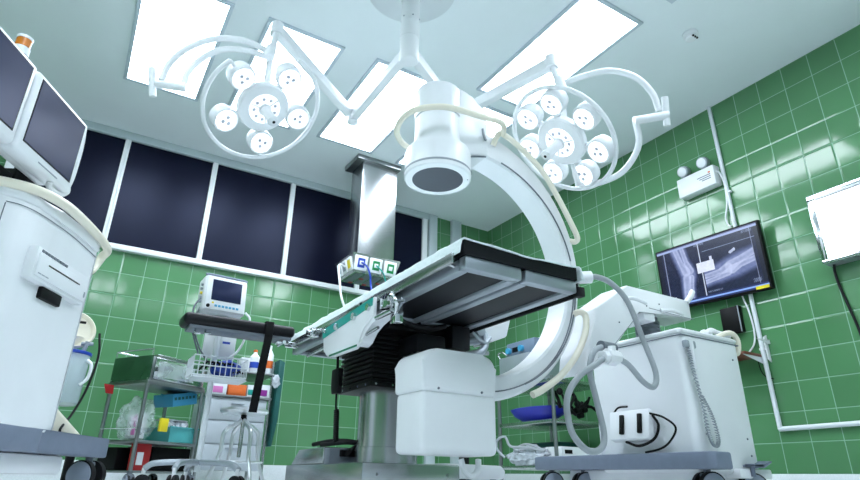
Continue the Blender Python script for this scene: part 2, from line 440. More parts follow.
def socket(cx, cy, nx, ny, colr):
    M = Matrix.Translation((cx, cy, 1.965)) @ Matrix.Rotation(math.atan2(ny, nx)+PI/2, 4, 'Z') @ Matrix.Rotation(math.radians(14), 4, 'X')
    o = MB().box((-.065, -.012, -.07), (.065, .01, .07), .006, M=M).build('socket', 'white', head)
    MB().box((-.036, -.0135, -.045), (.036, -.010, .045), M=M).build('colour_plate', colr, o)
    MB().box((-.02, -.018, -.02), (.02, -.012, .02), .003, M=M).build('outlet', 'paper', o)
for k, cl in enumerate(('blue', 'green_socket', 'green_socket')): socket(-2.205+k*.155, -.912, 0, -1, cl)
for k, cl in enumerate(('yellow', 'grey', 'grey')):
    M = Matrix.Translation((-2.282, -.83+k*.115, 1.965)) @ Matrix.Rotation(-PI/2, 4, 'Z') @ Matrix.Rotation(math.radians(14), 4, 'X')
    o = MB().box((-.045, -.01, -.065), (.045, .01, .065), .006, M=M).build('socket', 'white', head)
    MB().box((-.03, -.0125, -.04), (.03, -.009, .04), M=M).build('colour_plate', cl, o)
MB().tube([(-2.205, -.93, 1.965), (-2.16, -.95, 1.93), (-2.12, -.95, 1.85), (-2.10, -.96, 1.7), (-2.10, -1.2, 1.3), (-2.13, -1.4, .9), (-2.14, -1.45, .03)], .009, seg=8).build('blue_hose', 'blue', t)
MB().tube([(-2.05, -.93, 1.965), (-1.99, -.95, 1.9), (-1.95, -.95, 1.8), (-1.94, -1.1, 1.4), (-2.0, -1.35, .8), (-2.02, -1.4, .03)], .007, seg=8).build('green_hose', 'teal', t)
MB().tube([(-2.30, -.75, 1.96), (-2.37, -.8, 1.95), (-2.42, -.9, 1.87), (-2.44, -1.0, 1.72), (-2.43, -1.05, 1.55), (-2.39, -1.08, 1.42), (-2.40, -1.25, 1.2), (-2.45, -1.5, 1.02), (-2.48, -1.66, .95), (-2.5, -1.72, .905)], .01, seg=8).build('white_hose', 'white', t)

# ------------------------------------------------------------------ right wall fittings
MB_c = MB()
MB_c.tube([(-.018, -3.276, ZC-.002), (-.018, -3.312, .44)], .016, smooth=False, seg=12)
MB_c.tube([(-.018, -3.305, .44), (-.018, -5.6, .47)], .016, smooth=False, seg=12)
cd = MB_c.build('wall_conduit', 'white_paint'); tag(cd, 'white cable conduit running down the green wall and turning along near the floor', 'conduit')
for (y, z) in ((-3.30, 2.3), (-3.305, 1.0), (-3.46, .44)):
    MB().box((-.03, y-.02, z-.008), (-.001, y+.02, z+.008), .002).build('clip', 'white', cd)

t = thing('emergency_light', 'white emergency light box with two round heads on the green wall', 'emergency light', (-.04, -3.08, 2.5))
MB().box((-.09, -3.25, 2.385), (-.001, -2.895, 2.565), .01).build('housing', 'white', t)
for y, z in ((-2.965, 2.64), (-3.155, 2.64)):
    q = MB().lathe([(.03, 0), (.048, .008), (.052, .03), (.05, .06), (.042, .066)], (-.03, y, z), (-1, 0, -.3), 24).build('lamp_head', 'alu', t)
    MB().lathe([(.041, .0665), (.03, .073), (.01, .076)], (-.03, y, z), (-1, 0, -.3), 20).build('lens', 'white', q)
    MB().cyl((-.04, y, z-.03), (-.04, y, 2.56), .012, seg=10).build('neck', 'grey', q)
q = MB()
for k in range(3): q.box((-.0915, -3.215, 2.45+k*.018), (-.0905, -3.13+k*.02, 2.458+k*.018))
q.build('printed_mark', 'mid_grey', t)
MB().box((-.0915, -3.215, 2.502), (-.0905, -3.195, 2.516)).build('indicator', 'orange', t)
MB().tube([(-.06, -3.25, 2.5), (-.05, -3.272, 2.48), (-.03, -3.282, 2.36), (-.02, -3.262, 2.2), (-.02, -3.232, 2.1), (-.02, -3.236, 2.03), (-.03, -3.265, 2.0)], .0065, seg=8).build('cable', 'white', t)

# wall screen (x-ray)
t = thing('wall_monitor', 'wall mounted screen showing two x-ray images of a joint', 'screen', (-.08, -3.05, 1.7))
TL, TR, BR, BL = Vector((-.115, -2.575, 1.945)), Vector((-.115, -3.525, 1.945)), Vector((-.095, -3.525, 1.395)), Vector((-.095, -2.6, 1.465))
TL, TR, BR, BL = Vector((-.12, -2.573, 1.93)), Vector((-.12, -3.506, 1.945)), Vector((-.08, -3.518, 1.40)), Vector((-.08, -2.60, 1.475))
# square the panel up: keep its centre, width and tilt
cen = (TL+TR+BR+BL)/4; uu = ((TR-TL)+(BR-BL)).normalized(); vv = ((BL-TL)+(BR-TR)); vv = (vv-uu*vv.dot(uu)).normalized(); nn = uu.cross(vv).normalized()
if nn.x > 0: nn = -nn
TW, TH = .93, .535
def TVP(u, v, h=0): return cen+uu*((u-.5)*TW)+vv*((v-.5)*TH)+nn*h
M = Matrix(((uu.x, vv.x, nn.x, cen.x), (uu.y, vv.y, nn.y, cen.y), (uu.z, vv.z, nn.z, cen.z), (0, 0, 0, 1)))
MB().box((-TW/2, -TH/2, -.04), (TW/2, TH/2, 0), .006, M=M).build('casing', 'black', t)
MB().box((-.15, -.12, -.075), (.15, .12, -.0405), M=M).build('wall_bracket', 'black', t)
def bone(u, v, pts, w):   # soft distance along a polyline
    best = 9
    for (a, b_) in zip(pts[:-1], pts[1:]):
        A_ = Vector((a[0]*1.74, a[1])); B2 = Vector((b_[0]*1.74, b_[1])); P_ = Vector((u*1.74, v))
        tt = max(0, min(1, (P_-A_).dot(B2-A_)/((B2-A_).length_squared)))
        ww = (a[2]*(1-tt)+b_[2]*tt); best = min(best, (P_-(A_+(B2-A_)*tt)).length/ww)
    return best
def xray(u, v):
    base = Vector((14, 22, 52))
    if v < .05: return Vector((150, 165, 205)) if v > .02 else Vector((70, 80, 120))
    if v > .925: return Vector((130, 165, 230)) if .945 < v < .972 else Vector((30, 42, 92))
    if u < .045 or u > .965: return Vector((8, 12, 34))
    c = base.copy()
    if .07 < u < .078 or .93 < u < .937: c = Vector((120, 130, 160))
    if .437 < u < .446: c = Vector((180, 190, 210))
    if abs(v-.2) < .006 and u > .47: c = Vector((120, 135, 165))
    # left view: limb standing upright
    if .08 < u < .43:
        sh = bone(u, v, [(.225, .04, .17), (.26, .3, .16), (.30, .52, .175), (.28, .7, .15), (.265, .95, .14)], 1)
        if sh < 1:
            c = c.lerp(Vector((104, 116, 158)), min(1, (1-sh)*2.6))
            for pl in ([(.20, .04, .05), (.24, .3, .05), (.28, .46, .085)], [(.27, .04, .042), (.295, .3, .045), (.325, .46, .07)],
                       [(.28, .56, .08), (.262, .72, .06), (.245, .95, .06)], [(.325, .57, .05), (.31, .75, .04), (.30, .95, .038)]):
                s_ = bone(u, v, pl, 1)
                if s_ < 1: c = c.lerp(Vector((178, 188, 220)), min(1, (1-s_)*4)*(.45+.4*s_))
        if .10 < u < .135 and .84 < v < .93: c = Vector((205, 212, 225))
    # right view: limb lying across
    if .455 < u < .928 and v > .215:
        sh = bone(u, v, [(.46, .66, .16), (.62, .61, .2), (.76, .56, .23), (.93, .50, .21)], 1)
        if sh < 1:
            c = c.lerp(Vector((98, 110, 152)), min(1, (1-sh)*2.6))
            for pl in ([(.46, .62, .045), (.6, .6, .05), (.68, .57, .09)], [(.46, .71, .04), (.6, .68, .04), (.68, .64, .065)],
                       [(.71, .55, .1), (.8, .49, .065), (.93, .42, .06)], [(.72, .61, .08), (.8, .57, .05), (.93, .53, .045)]):
                s_ = bone(u, v, pl, 1)
                if s_ < 1: c = c.lerp(Vector((182, 192, 222)), min(1, (1-s_)*4)*(.45+.4*s_))
        if bone(u, v, [(.73, .34, .022), (.77, .31, .022)], 1) < 1: c = Vector((170, 180, 205))
    if (.395 < u < .565 and .37 < v < .54) or (.53 < u < .555 and .31 < v < .38): c = Vector((206, 214, 232)) if v > .38 else Vector((190, 198, 220))
    if (.86 < u < .95 and .06 < v < .1) or (.40 < u < .5 and .05 < v < .085) or (.46 < u < .6 and .86 < v < .89) or (.88 < u < .95 and .84 < v < .90):
        c = c.lerp(Vector((150, 165, 190)), .6*(1 if int(u*160+v*90) % 3 else 0))
    if v > .955 and .80 < u < .92: c = Vector((170, 90, 120)) if int(u*60) % 2 else Vector((70, 190, 150))
    return c+Vector((1, 1, 1))*(10*noise.noise(Vector((u*40, v*26, 0)))+9*noise.noise(Vector((u*14, v*9, 3))))
NX, NY = 200, 116
g = bmesh.new(); lay = g.loops.layers.float_color.new('Col')
gv = [[g.verts.new(TVP(.018+.964*i/NX, .03+.935*j/NY, .001)) for i in range(NX+1)] for j in range(NY+1)]
for j in range(NY):
    for i in range(NX):
        f = g.faces.new((gv[j][i], gv[j+1][i], gv[j+1][i+1], gv[j][i+1])); q = xray((i+.5)/NX, (j+.5)/NY)
        cl = lin(tuple(max(0, min(255, k)) for k in q))
        for lp in f.loops: lp[lay] = cl
m = bpy.data.materials.new('xray_picture'); m.use_nodes = True; nt = m.node_tree; b = nt.nodes['Principled BSDF']
at = nt.nodes.new('ShaderNodeVertexColor'); at.layer_name = 'Col'
nt.links.new(at.outputs['Color'], b.inputs['Emission Color']); b.inputs['Emission Strength'].default_value = 1.1
b.inputs['Base Color'].default_value = (.01, .01, .015, 1); b.inputs['Roughness'].default_value = .25
MATS['xray_picture'] = m
mb = MB(); mb.b.free(); mb.b = g; mb.build('display', 'xray_picture', t)
MB().box((.35, .262, .0005), (.45, .285, .003), M=M @ Matrix.Translation((-.005, -.03, 0))).build('sticker', 'yellow', t)
MB().tube([(-.03, -3.24, 1.42), (-.02, -3.262, 1.3), (-.015, -3.27, 1.15), (-.015, -3.25, 1.05), (-.015, -3.19, .985)], .0065, seg=8).build('cable', 'white', t)

# x-ray light box
t = thing('lightbox', 'lit white x-ray viewing box in chrome frame on the wall', 'lightbox', (-.05, -4.3, 1.7))
MB().box((-.10, -4.72, 1.468), (-.001, -3.88, 1.975), .004).build('housing', 'alu', t)
f = MB()
f.box((-.115, -4.72, 1.93), (-.099, -3.88, 1.977), .004).box((-.115, -4.72, 1.466), (-.099, -3.88, 1.495), .004).box((-.115, -3.92, 1.49), (-.099, -3.878, 1.935), .004)
f.box((-.115, -4.72, 1.49), (-.099, -4.69, 1.935), .004)
f.build('frame', 'chrome', t)
MB().box((-.118, -4.68, 1.925), (-.108, -3.93, 1.945), .003).build('film_clip', 'steel_dull', t)
MB().box((-.108, -4.69, 1.493), (-.102, -3.92, 1.932)).build('light_panel', 'negatoscope', t)
MB().tube([(-.05, -3.92, 1.47), (-.02, -3.90, 1.42), (-.012, -3.905, 1.3), (-.012, -3.95, .95), (-.012, -3.955, .5)], .009, seg=8).build('cord', 'rubber', t)

t = thing('black_wall_box', 'flat black square device on the green wall below the screen', 'box', (-.03, -3.12, 1.25))
MB().box((-.045, -3.2, 1.15), (-.001, -3.045, 1.355), .004).build('casing', 'black', t)
MB().box((-.05, -3.2, 1.15), (-.044, -3.192, 1.355), .001).build('edge_strip', 'grey', t)
t = thing('wall_shelf', 'small reddish brown wall shelf behind the imaging cart', 'shelf', (-.1, -3.2, .95))
MB().box((-.24, -3.29, .945), (-.001, -3.0, .965), .003).build('board', 'brown', t)
MB().prism([(-.235, .944), (-.001, .944), (-.001, .90)], 1, -3.285, -3.275).build('bracket', 'white', t)
MB().tube([(-.03, -3.26, .94), (-.015, -3.26, .85), (-.015, -3.29, .8), (-.015, -3.34, .78)], .004, seg=6).build('thin_wire', 'black', t)
t = thing('wall_bracket', 'small white triangular bracket clipped to the conduit', 'bracket', (-.05, -3.34, 1.02))
MB().prism([(-.04, 1.08), (-.001, 1.1), (-.001, .9), (-.035, .92)], 1, -3.345, -3.335, .002).build('upright', 'white', t)
MB().prism([(-.001, 1.06), (-.16, 1.05), (-.001, 1.03)], 1, -3.36, -3.352).build('arm', 'white', t)

# ------------------------------------------------------------------ operating table
t = thing('operating_table', 'operating table on a steel column with padded top and split leg section', 'operating table', (-2.72, -2.6, 0))
MB().box((-3.02, -2.94, .015), (-2.457, -1.8, .151), .008).build('base', 'steel', t)
sc_ = MB()
for x in (-2.94, -2.535): sc_.cyl((x, -2.942, .10), (x, -2.938, .10), .007, seg=10)
sc_.build('base_screw', 'steel_dull', t)
cv = MB().prism([(-1.83, .151), (-1.96, .238), (-2.37, .242), (-2.37, .151)], 0, -3.0, -2.48, .006).build('base_cover', 'steel', t)
MB().box((-2.99, -2.44, .151), (-2.52, -2.369, .235), .004).build('plug_panel', 'mid_grey', cv)
b = MB(); b.box((-2.93, -2.46, .19), (-2.84, -2.43, .225), .004); b.tube([(-2.9, -2.45, .2), (-2.88, -2.5, .23), (-2.84, -2.47, .25)], .012)
b.build('plug', 'black', cv)
b = MB(); b.tube([(-3.0, -2.2, .26), (-2.95, -2.35, .275), (-2.88, -2.43, .275), (-2.8, -2.44, .265)], .012); b.tube([(-2.99, -2.3, .255), (-2.9, -2.46, .265), (-2.78, -2.46, .26)], .012)
b.build('mains_cable', 'rubber', cv)
MB().lathe([(.172, .151), (.172, .235), (.166, .237), (.166, .54)], (-2.72, -2.6, 0), seg=48).build('column', 'steel', t)
bl = MB()
for k in range(11):
    z = .555+k*.026; e = .012 if k % 1 == 0 else 0
    bl.box((-2.945, -2.83, z), (-2.495, -2.40, z+.017), .006); bl.box((-2.93, -2.815, z+.012), (-2.51, -2.415, z+.03))
bl.build('bellows', 'black', t)
fl = MB().box((-2.95, -2.835, .53), (-2.49, -2.395, .556), .004).build('bellows_flange', 'black', t)
b = MB()
for k in range(5): b.cyl((-2.92+k*.1, -2.84, .543), (-2.92+k*.1, -2.834, .543), .006, seg=8)
for k in range(4): b.cyl((-2.955, -2.78+k*.1, .543), (-2.949, -2.78+k*.1, .543), .006, seg=8)
b.build('flange_screw', 'chrome', fl)
MB().box((-2.92, -2.95, .82), (-2.50, -2.2, .90), .01).build('tilt_head', 'black', t)
b = MB(); b.box((-2.78, -3.02, .70), (-2.60, -2.8, .80), .008); b.build('drive_box', 'dark_panel', t)
b = MB(); b.box((-2.57, -3.04, .74), (-2.45, -2.85, .87), .008); b.build('drive_box', 'dark_panel', t)
b = MB(); b.box((-2.80, -3.06, .665), (-2.48, -2.9, .69), .005); b.cyl((-2.8, -3.0, .68), (-2.3, -3.0, .75), .012); b.build('drive_rail', 'steel_dull', t)
MB().tube([(-2.93, -3.05, .875), (-2.85, -3.02, .84), (-2.7, -3.0, .835), (-2.6, -3.02, .86)], .014).build('cable_loom', 'rubber', t)
b = MB(); b.prism([(-2.31, .80), (-2.14, .87), (-2.10, 1.0), (-2.24, 1.0), (-2.30, .92)], 1, -2.98, -2.86, .012); b.build('side_clamp', 'white', t)
b = MB(); b.cyl((-2.45, -2.95, .80), (-2.25, -2.95, .85), .025); b.tube([(-2.45, -3.0, .72), (-2.36, -3.02, .75), (-2.3, -2.98, .84), (-2.33, -2.95, .9)], .022); b.tube([(-2.42, -3.02, .85), (-2.34, -3.02, .80), (-2.28, -3.0, .84)], .009); b.cyl((-2.36, -3.02, .87), (-2.36, -2.9, .87), .03); b.build('clamp_lever', 'alu', t)
# under-frame: split leg plates towards the camera, seat and back behind
for x0, x1 in ((-3.035, -2.74), (-2.72, -2.42)):
    b = MB()
    b.box((x0, -3.84, .868), (x1, -3.79, .925), .008); b.box((x0, -2.98, .868), (x1, -2.93, .92), .008)
    b.box((x0, -3.79, .868), (x0+.045, -2.98, .92), .006); b.box((x1-.045, -3.79, .868), (x1, -2.98, .92), .006)
    f = b.build('leg_frame', 'alu', t)
    MB().box((x0+.045, -3.79, .882), (x1-.045, -2.98, .918)).build('under_panel', 'dark_panel', f)
b = MB()
for x in (-3.04, -2.455): b.box((x, -2.92, .86), (x+.04, -1.74, .918), .006)
b.box((-3.04, -2.92, .865), (-2.415, -2.88, .918), .006).box((-3.04, -2.28, .865), (-2.415, -2.24, .918), .006).box((-3.04, -1.78, .865), (-2.415, -1.74, .918), .006)
f = b.build('back_frame', 'alu', t)
MB().box((-3.0, -2.88, .885), (-2.455, -1.78, .917)).build('under_panel', 'dark_panel', f)
b = MB()
for x in (-2.98, -2.48): b.cyl((x, -2.95, .852), (x, -1.9, .835), .012)
b.cyl((-3.1, -2.62, .70), (-3.1, -3.2, .745), .008); b.cyl((-3.09, -2.5, .75), (-2.9, -2.5, .86), .01)
b.build('support_rod', 'steel', t)
# mattress pads (black), slightly dished across
def pad(y0, y1):
    q = MB(); n = 12; rows = []
    for y in (y0, y1):
        top = []; bot = []
        for i in range(n+1):
            u = i/n; x = -3.045+u*.62
            dz = -.012*math.sin(PI*u); top.append(q.b.verts.new((x, y, .988+dz))); bot.append(q.b.verts.new((x, y, .924)))
        rows.append((top, bot))
    (t0, b0), (t1, b1) = rows
    for i in range(n):
        q.b.faces.new((t0[i], t0[i+1], t1[i+1], t1[i])); q.b.faces.new((b0[i+1], b0[i], b1[i], b1[i+1]))
        q.b.faces.new((b0[i], b0[i+1], t0[i+1], t0[i])); q.b.faces.new((b1[i+1], b1[i], t1[i], t1[i+1]))
    q.b.faces.new((b0[0], t0[0], t1[0], b1[0])); q.b.faces.new((t0[n], b0[n], b1[n], t1[n]))
    return q.build('mattress_pad', 'black_leather', t)
pad(-3.85, -2.95); pad(-2.94, -2.3); pad(-2.29, -1.75)
# side rails
for x0, x1 in ((-3.088, -3.074), (-2.391, -2.379)):
    for y0, y1 in ((-3.82, -2.97), (-2.93, -2.3), (-2.22, -1.8)):
        b = MB(); b.box((x0, y0, .886), (x1, y1, .93), .003)
        rl = b.build('side_rail', 'steel', t)
        for y in (y0+.06, y1-.06): MB().cyl((x0+.007, y, .905), ((-3.03 if x0 < -3 else -2.425), y, .895), .008).build('rail_post', 'steel', rl)
    
b = MB(); b.box((-2.397, -3.84, .862), (-2.383, -2.75, .882), .003); b.box((-2.42, -3.85, .855), (-2.38, -3.81, .9), .004); b.build('edge_rail', 'rubber', t)
# white and teal control panel on the left side
b = MB(); b.prism([(-2.50, .87), (-3.17, .905), (-3.17, .80), (-3.06, .765), (-3.03, .70), (-2.98, .678), (-2.68, .685), (-2.60, .70), (-2.54, .74)], 0, -3.115, -3.095, .006)
pn = b.build('side_panel', 'white', t)
b = MB(); b.prism([(-2.505, .868), (-3.16, .902), (-3.16, .862), (-2.52, .815)], 0, -3.118, -3.114); b.build('teal_band', 'teal', pn)
b = MB(); b.prism([(-2.64, .703), (-3.0, .697), (-3.0, .688), (-2.64, .694)], 0, -3.118, -3.114); b.build('green_stripe', 'green_line', pn)
for y, z, r in ((-2.72, .845, .018), (-2.95, .85, .02), (-3.12, .86, .018), (-2.56, .85, .012)): MB().cyl((-3.13, y, z), (-3.114, y, z), r).build('fixing_bolt', 'chrome', pn)
b = MB(); b.prism([(-3.00, .79), (-3.29, .812), (-3.29, .79), (-3.16, .778), (-3.09, .75), (-3.055, .70), (-3.0, .684)], 0, -3.112, -3.05, .008); b.build('side_lever', 'white', t)
b = MB(); b.box((-3.10, -3.32, .83), (-3.04, -3.2, .90), .008); b.box((-3.09, -3.36, .74), (-3.05, -3.3, .84), .006); b.cyl((-3.11, -3.36, .79), (-3.11, -3.2, .79), .012); b.cyl((-3.1, -3.3, .88), (-3.02, -3.3, .88), .02)
b.tube([(-3.09, -3.28, .86), (-3.12, -3.36, .86), (-3.11, -3.40, .82), (-3.08, -3.34, .78)], .01); b.build('rail_clamp', 'chrome', t)
b = MB(); b.box((-3.11, -2.3, .875), (-3.06, -2.24, .93), .006); b.cyl((-3.13, -2.27, .90), (-3.05, -2.27, .90), .018); b.build('rail_clamp', 'chrome', t)
MB().cyl((-3.13, -1.85, .90), (-3.05, -1.85, .90), .018).build('rail_clamp', 'chrome', t)

# sheet draped over the table
q = MB(); NXs, NYs = 46, 120
prof = []
for i in range(NXs+1):
    u = i/NXs
    if u < .12: k = u/.12; prof.append((-3.062-.012*(1-k), .928+.062*k))
    elif u > .88: k = (u-.88)/.12; prof.append((-2.408+.012*k, .99-.062*k))
    else: k = (u-.12)/.76; prof.append((-3.062+k*.654, .992-.012*math.sin(PI*k)))
G = []
for j in range(NYs+1):
    y = -3.862+j/NYs*2.12; r = []
    for i, (x, z) in enumerate(prof):
        u = i/NXs
        w = noise.noise(Vector((x*5, y*9+z*14, 1.3)))*.5+noise.noise(Vector((x*11, y*26, 4.3)))*.35
        edge = max(0, 1-min(u, 1-u)/.16)
        fold = noise.noise(Vector((0 if u < .5 else 7, y*16+z*22, 9.1)))*.7+noise.noise(Vector((3, y*38-z*30, 2.7)))*.4
        dz = .012*w*(1-.3*edge)+.006*fold*(1-abs(edge-.6)); dx = (.012*w+.016*abs(fold))*edge*(-1 if u < .5 else 1)
        hem = .026*noise.noise(Vector((y*3.1, 0 if u < .5 else 5, 2.2)))*max(0, edge-.6)*2.5
        r.append(q.b.verts.new((x+dx-(.006*edge if u < .5 else -.006*edge), y, z+max(dz, -.004)+hem)))
    G.append(r)
for j in range(NYs):
    for i in range(NXs): q.b.faces.new((G[j][i], G[j][i+1], G[j+1][i+1], G[j+1][i]))
o = q.build('surgical_sheet', 'sheet', ang=180); tag(o, 'crumpled pale blue white sheet draped over the operating table top', 'sheet')
md = o.modifiers.new('thickness', 'SOLIDIFY'); md.thickness = .003

# hand control hanging under the table
t = thing('hand_control', 'black hand control hanging from the table by a coiled cord', 'hand control', (-3.0, -2.5, .6))
MB().prism([(-2.53, .52), (-2.455, .52), (-2.44, .56), (-2.44, .66), (-2.545, .66), (-2.545, .56)], 0, -3.015, -2.985, .006).build('handset', 'black', t)
MB().tube([(-3.0, -2.49, .66), (-3.0, -2.48, .75), (-2.98, -2.46, .86)], .008).build('hook_strap', 'black', t)
pts = [(-3.0, -2.5, .53), (-3.0, -2.51, .44)]
cp = []
for k in range(140):
    a = k*.75; z = .43-.17*k/140
    cp.append((-3.0+.012*math.cos(a), -2.52+.012*math.sin(a)-.02*k/140, z))
MB().tube(pts+cp[:1], .006).build('cord', 'black', t); MB().tube(cp, .005, smooth=False, seg=6).build('coiled_cord', 'black', t)

# arm board
t = thing('arm_board', 'black padded arm board sticking out from the table end', 'arm board', (-3.4, -1.95, .95))
AB = Matrix.Translation((-3.10, -1.86, .93)) @ Matrix.Rotation(math.radians(181), 4, 'Z') @ Matrix.Rotation(math.radians(0), 4, 'Y')
MB().box((.0, -.1, .0), (.70, .1, .075), .03, 4, M=AB).build('pad', 'black_leather', t)
MB().box((.02, -.08, -.018), (.66, .08, .002), .004, M=AB).build('support_plate', 'mid_grey', t)
b = MB(); b.cyl((-3.06, -1.85, .905), (-3.2, -1.86, .915), .016); b.box((-3.2, -1.9, .895), (-3.12, -1.83, .92), .005); b.cyl((-3.16, -1.93, .9), (-3.16, -1.8, .9), .012); b.build('clamp', 'chrome', t)
b = MB(); b.tube([(-3.72, -1.93, .912), (-3.72, -1.95, .88), (-3.69, -1.95, .88)], .006); b.tube([(-3.66, -1.93, .912), (-3.66, -1.95, .885), (-3.63, -1.95, .89)], .006); b.build('hook', 'chrome', t)
st = thing('arm_strap', 'long black strap hanging straight down from the arm board', 'strap', (-3.28, -1.97, .9))
b = MB(); b.box((-3.305, -1.98, .905), (-3.255, -1.968, 1.008), .002); b.box((-3.305, -1.968, 1.002), (-3.255, -1.75, 1.010), .002)
b.prism([(-3.305, .91), (-3.255, .91), (-3.295, .44), (-3.345, .44)], 1, -1.978, -1.972); b.build('webbing', 'black', st)

# ------------------------------------------------------------------ C-arm
t = thing('c_arm', 'large white C-shaped x-ray arm with its cart, right of the table', 'x-ray machine', (-1.2, -3.32, 0))
IC, IR = (-2.637, 1.146), .605; OC, OR = (-2.694, 1.168), .754
YN, YF = -3.40, -3.24
q = MB(); ins = []; outs = []; n = 56
for k in range(n+1):
    a = -PI/2-.06+(PI+.12)*k/n
    ins.append((IC[0]+IR*math.cos(a), IC[1]+IR*math.sin(a))); outs.append((OC[0]+OR*math.cos(a), OC[1]+OR*math.sin(a)))
ins = [(-2.80, IC[1]-IR+.003)]+ins+[(-2.80, IC[1]+IR-.01)]; outs = [(-2.80, OC[1]-OR+.006)]+outs+[(-2.80, OC[1]+OR-.01)]
R4 = []
bv = .012
for (i_, o_) in zip(ins, outs):
    i_ = Vector(i_); o_ = Vector(o_); d = (o_-i_).normalized()
    ring = [(i_, YN+bv), (i_+d*bv, YN), (o_-d*bv, YN), (o_, YN+bv), (o_, YF-bv), (o_-d*bv, YF), (i_+d*bv, YF), (i_, YF-bv)]
    R4.append([q.b.verts.new((p[0], y, p[1])) for p, y in ring])
for k in range(len(R4)-1):
    for j in range(8): q.b.faces.new((R4[k][j], R4[k][(j+1) % 8], R4[k+1][(j+1) % 8], R4[k+1][j]))
q.b.faces.new(R4[0]); q.b.faces.new(R4[-1][::-1])
carc = q.build('c_rail', 'white', t, ang=30)
def arcp(c, r, a, y): return (c[0]+r*math.cos(a), y, c[1]+r*math.sin(a))
gr = MB()
gr.tube([arcp(IC, IR+.012+.03*(k/40), math.radians(75-66*k/40), YN-.003) for k in range(41)], .004, smooth=False, seg=6)
gr.tube([arcp(OC, OR-.05+.016*math.sin(k/30*PI), math.radians(-4-86*k/30), YN-.002) for k in range(31)], .0035, smooth=False, seg=6)
gr.tube([arcp(OC, OR-.036+.012*math.sin(k/30*PI), math.radians(-4-60*k/30), YN-.002) for k in range(31)], .0045, smooth=False, seg=6)
gr.build('arc_cable', 'mid_grey', carc)
# bumper rails of the arc
b = MB(); b.tube([(-2.53, -3.40, 1.84), (-2.525, -3.43, 1.885), (-2.49, -3.44, 1.91), (-2.35, -3.44, 1.855), (-2.205, -3.44, 1.755), (-2.10, -3.44, 1.62), (-2.0, -3.44, 1.46), (-1.955, -3.43, 1.395), (-1.955, -3.41, 1.375), (-1.98, -3.39, 1.38)], .0165, seg=12)
b.tube([(-2.49, -3.44, 1.905), (-2.53, -3.50, 1.92), (-2.60, -3.535, 1.905), (-2.66, -3.55, 1.885), (-2.75, -3.555, 1.872), (-2.86, -3.55, 1.868), (-2.96, -3.525, 1.865), (-3.06, -3.44, 1.86), (-3.085, -3.33, 1.855), (-3.05, -3.21, 1.85), (-2.95, -3.12, 1.85), (-2.8, -3.09, 1.85), (-2.65, -3.12, 1.86), (-2.53, -3.2, 1.88), (-2.46, -3.3, 1.89)], .0165, seg=12)
b.build('upper_handrail', 'cream', t)
b = MB(); b.tube([(-2.0, -3.39, .935), (-1.985, -3.42, .945), (-1.955, -3.43, .935), (-1.945, -3.43, .90), (-1.965, -3.43, .82), (-2.04, -3.43, .70), (-2.157, -3.43, .585), (-2.29, -3.43, .50), (-2.36, -3.43, .468)], .0175, seg=12); b.build('lower_handrail', 'cream', t)
# image intensifier
II = (-2.85, -3.32, 0)
ii = MB().lathe([(.172, 1.56), (.18, 1.566), (.18, 1.70), (.172, 1.725), (.145, 1.74), (.132, 1.775), (.128, 1.83), (.128, 1.925), (.132, 1.93), (.132, 2.10), (.122, 2.118)], II, seg=64).build('image_intensifier', 'white', t)
MB().lathe([(.136, 1.5585), (.136, 1.5605), (.1, 1.561)], II, seg=48).build('detector_face', 'ii_face', ii)
MB().lathe([(.181, 1.585), (.1815, 1.588), (.1815, 1.594), (.181, 1.597)], II, seg=64, cap=False).build('marking_ring', 'grey', ii)
MB().lathe([(.1325, 1.927), (.1328, 1.9285), (.1325, 1.93)], II, seg=64, cap=False).build('seam', 'mid_grey', ii)
b = MB(); b.prism([(-2.76, 1.70), (-2.585, 1.735), (-2.585, 2.03), (-2.65, 2.055), (-2.70, 2.08), (-2.72, 2.115), (-2.80, 2.115), (-2.86, 2.115), (-2.86, 1.70)], 1, -3.43, -3.21, .015, 3)
hb = b.build('arm_head', 'white', t)
b = MB(); b.tube([(-2.625, -3.432, 1.90), (-2.622, -3.436, 1.86), (-2.613, -3.436, 1.835), (-2.604, -3.432, 1.835)], .007); b.build('lock_clip', 'grey', hb)
b = MB(); b.tube([(-2.60, -3.42, 1.735), (-2.72, -3.43, 1.69), (-2.73, -3.43, 1.66), (-2.70, -3.42, 1.60), (-2.72, -3.41, 1.56)], .005, seg=6); b.build('thin_cable', 'mid_grey', hb)
# tube housing
b = MB()
b.box((-3.008, -3.47, .178), (-2.608, -3.23, .44), .026, 4)
lower = b.build('tube_housing', 'white', t)
pr = []
for (cx, cz, a0) in ((-2.94, .555, 180), (-2.69, .555, 90)):
    for k in range(7):
        a = math.radians(a0-k*15); pr.append((cx+.075*math.cos(a), cz+.062*math.sin(a)))
b = MB(); b.prism([(-3.015, .432)]+pr+[(-2.615, .432)], 1, -3.478, -3.225, .018, 3); b.build('housing_cap', 'white', lower)
b = MB()
for x in (-2.93, -2.70): b.sphere((x, -3.478, .445), .006, u=8, v=6)
b.build('screw', 'mid_grey', lower)
b = MB(); b.tube([(-2.75, -3.38, .165), (-2.735, -3.385, .12), (-2.70, -3.39, .095), (-2.665, -3.39, .12), (-2.655, -3.38, .165)], .014); b.build('cable_loop', 'white', lower)
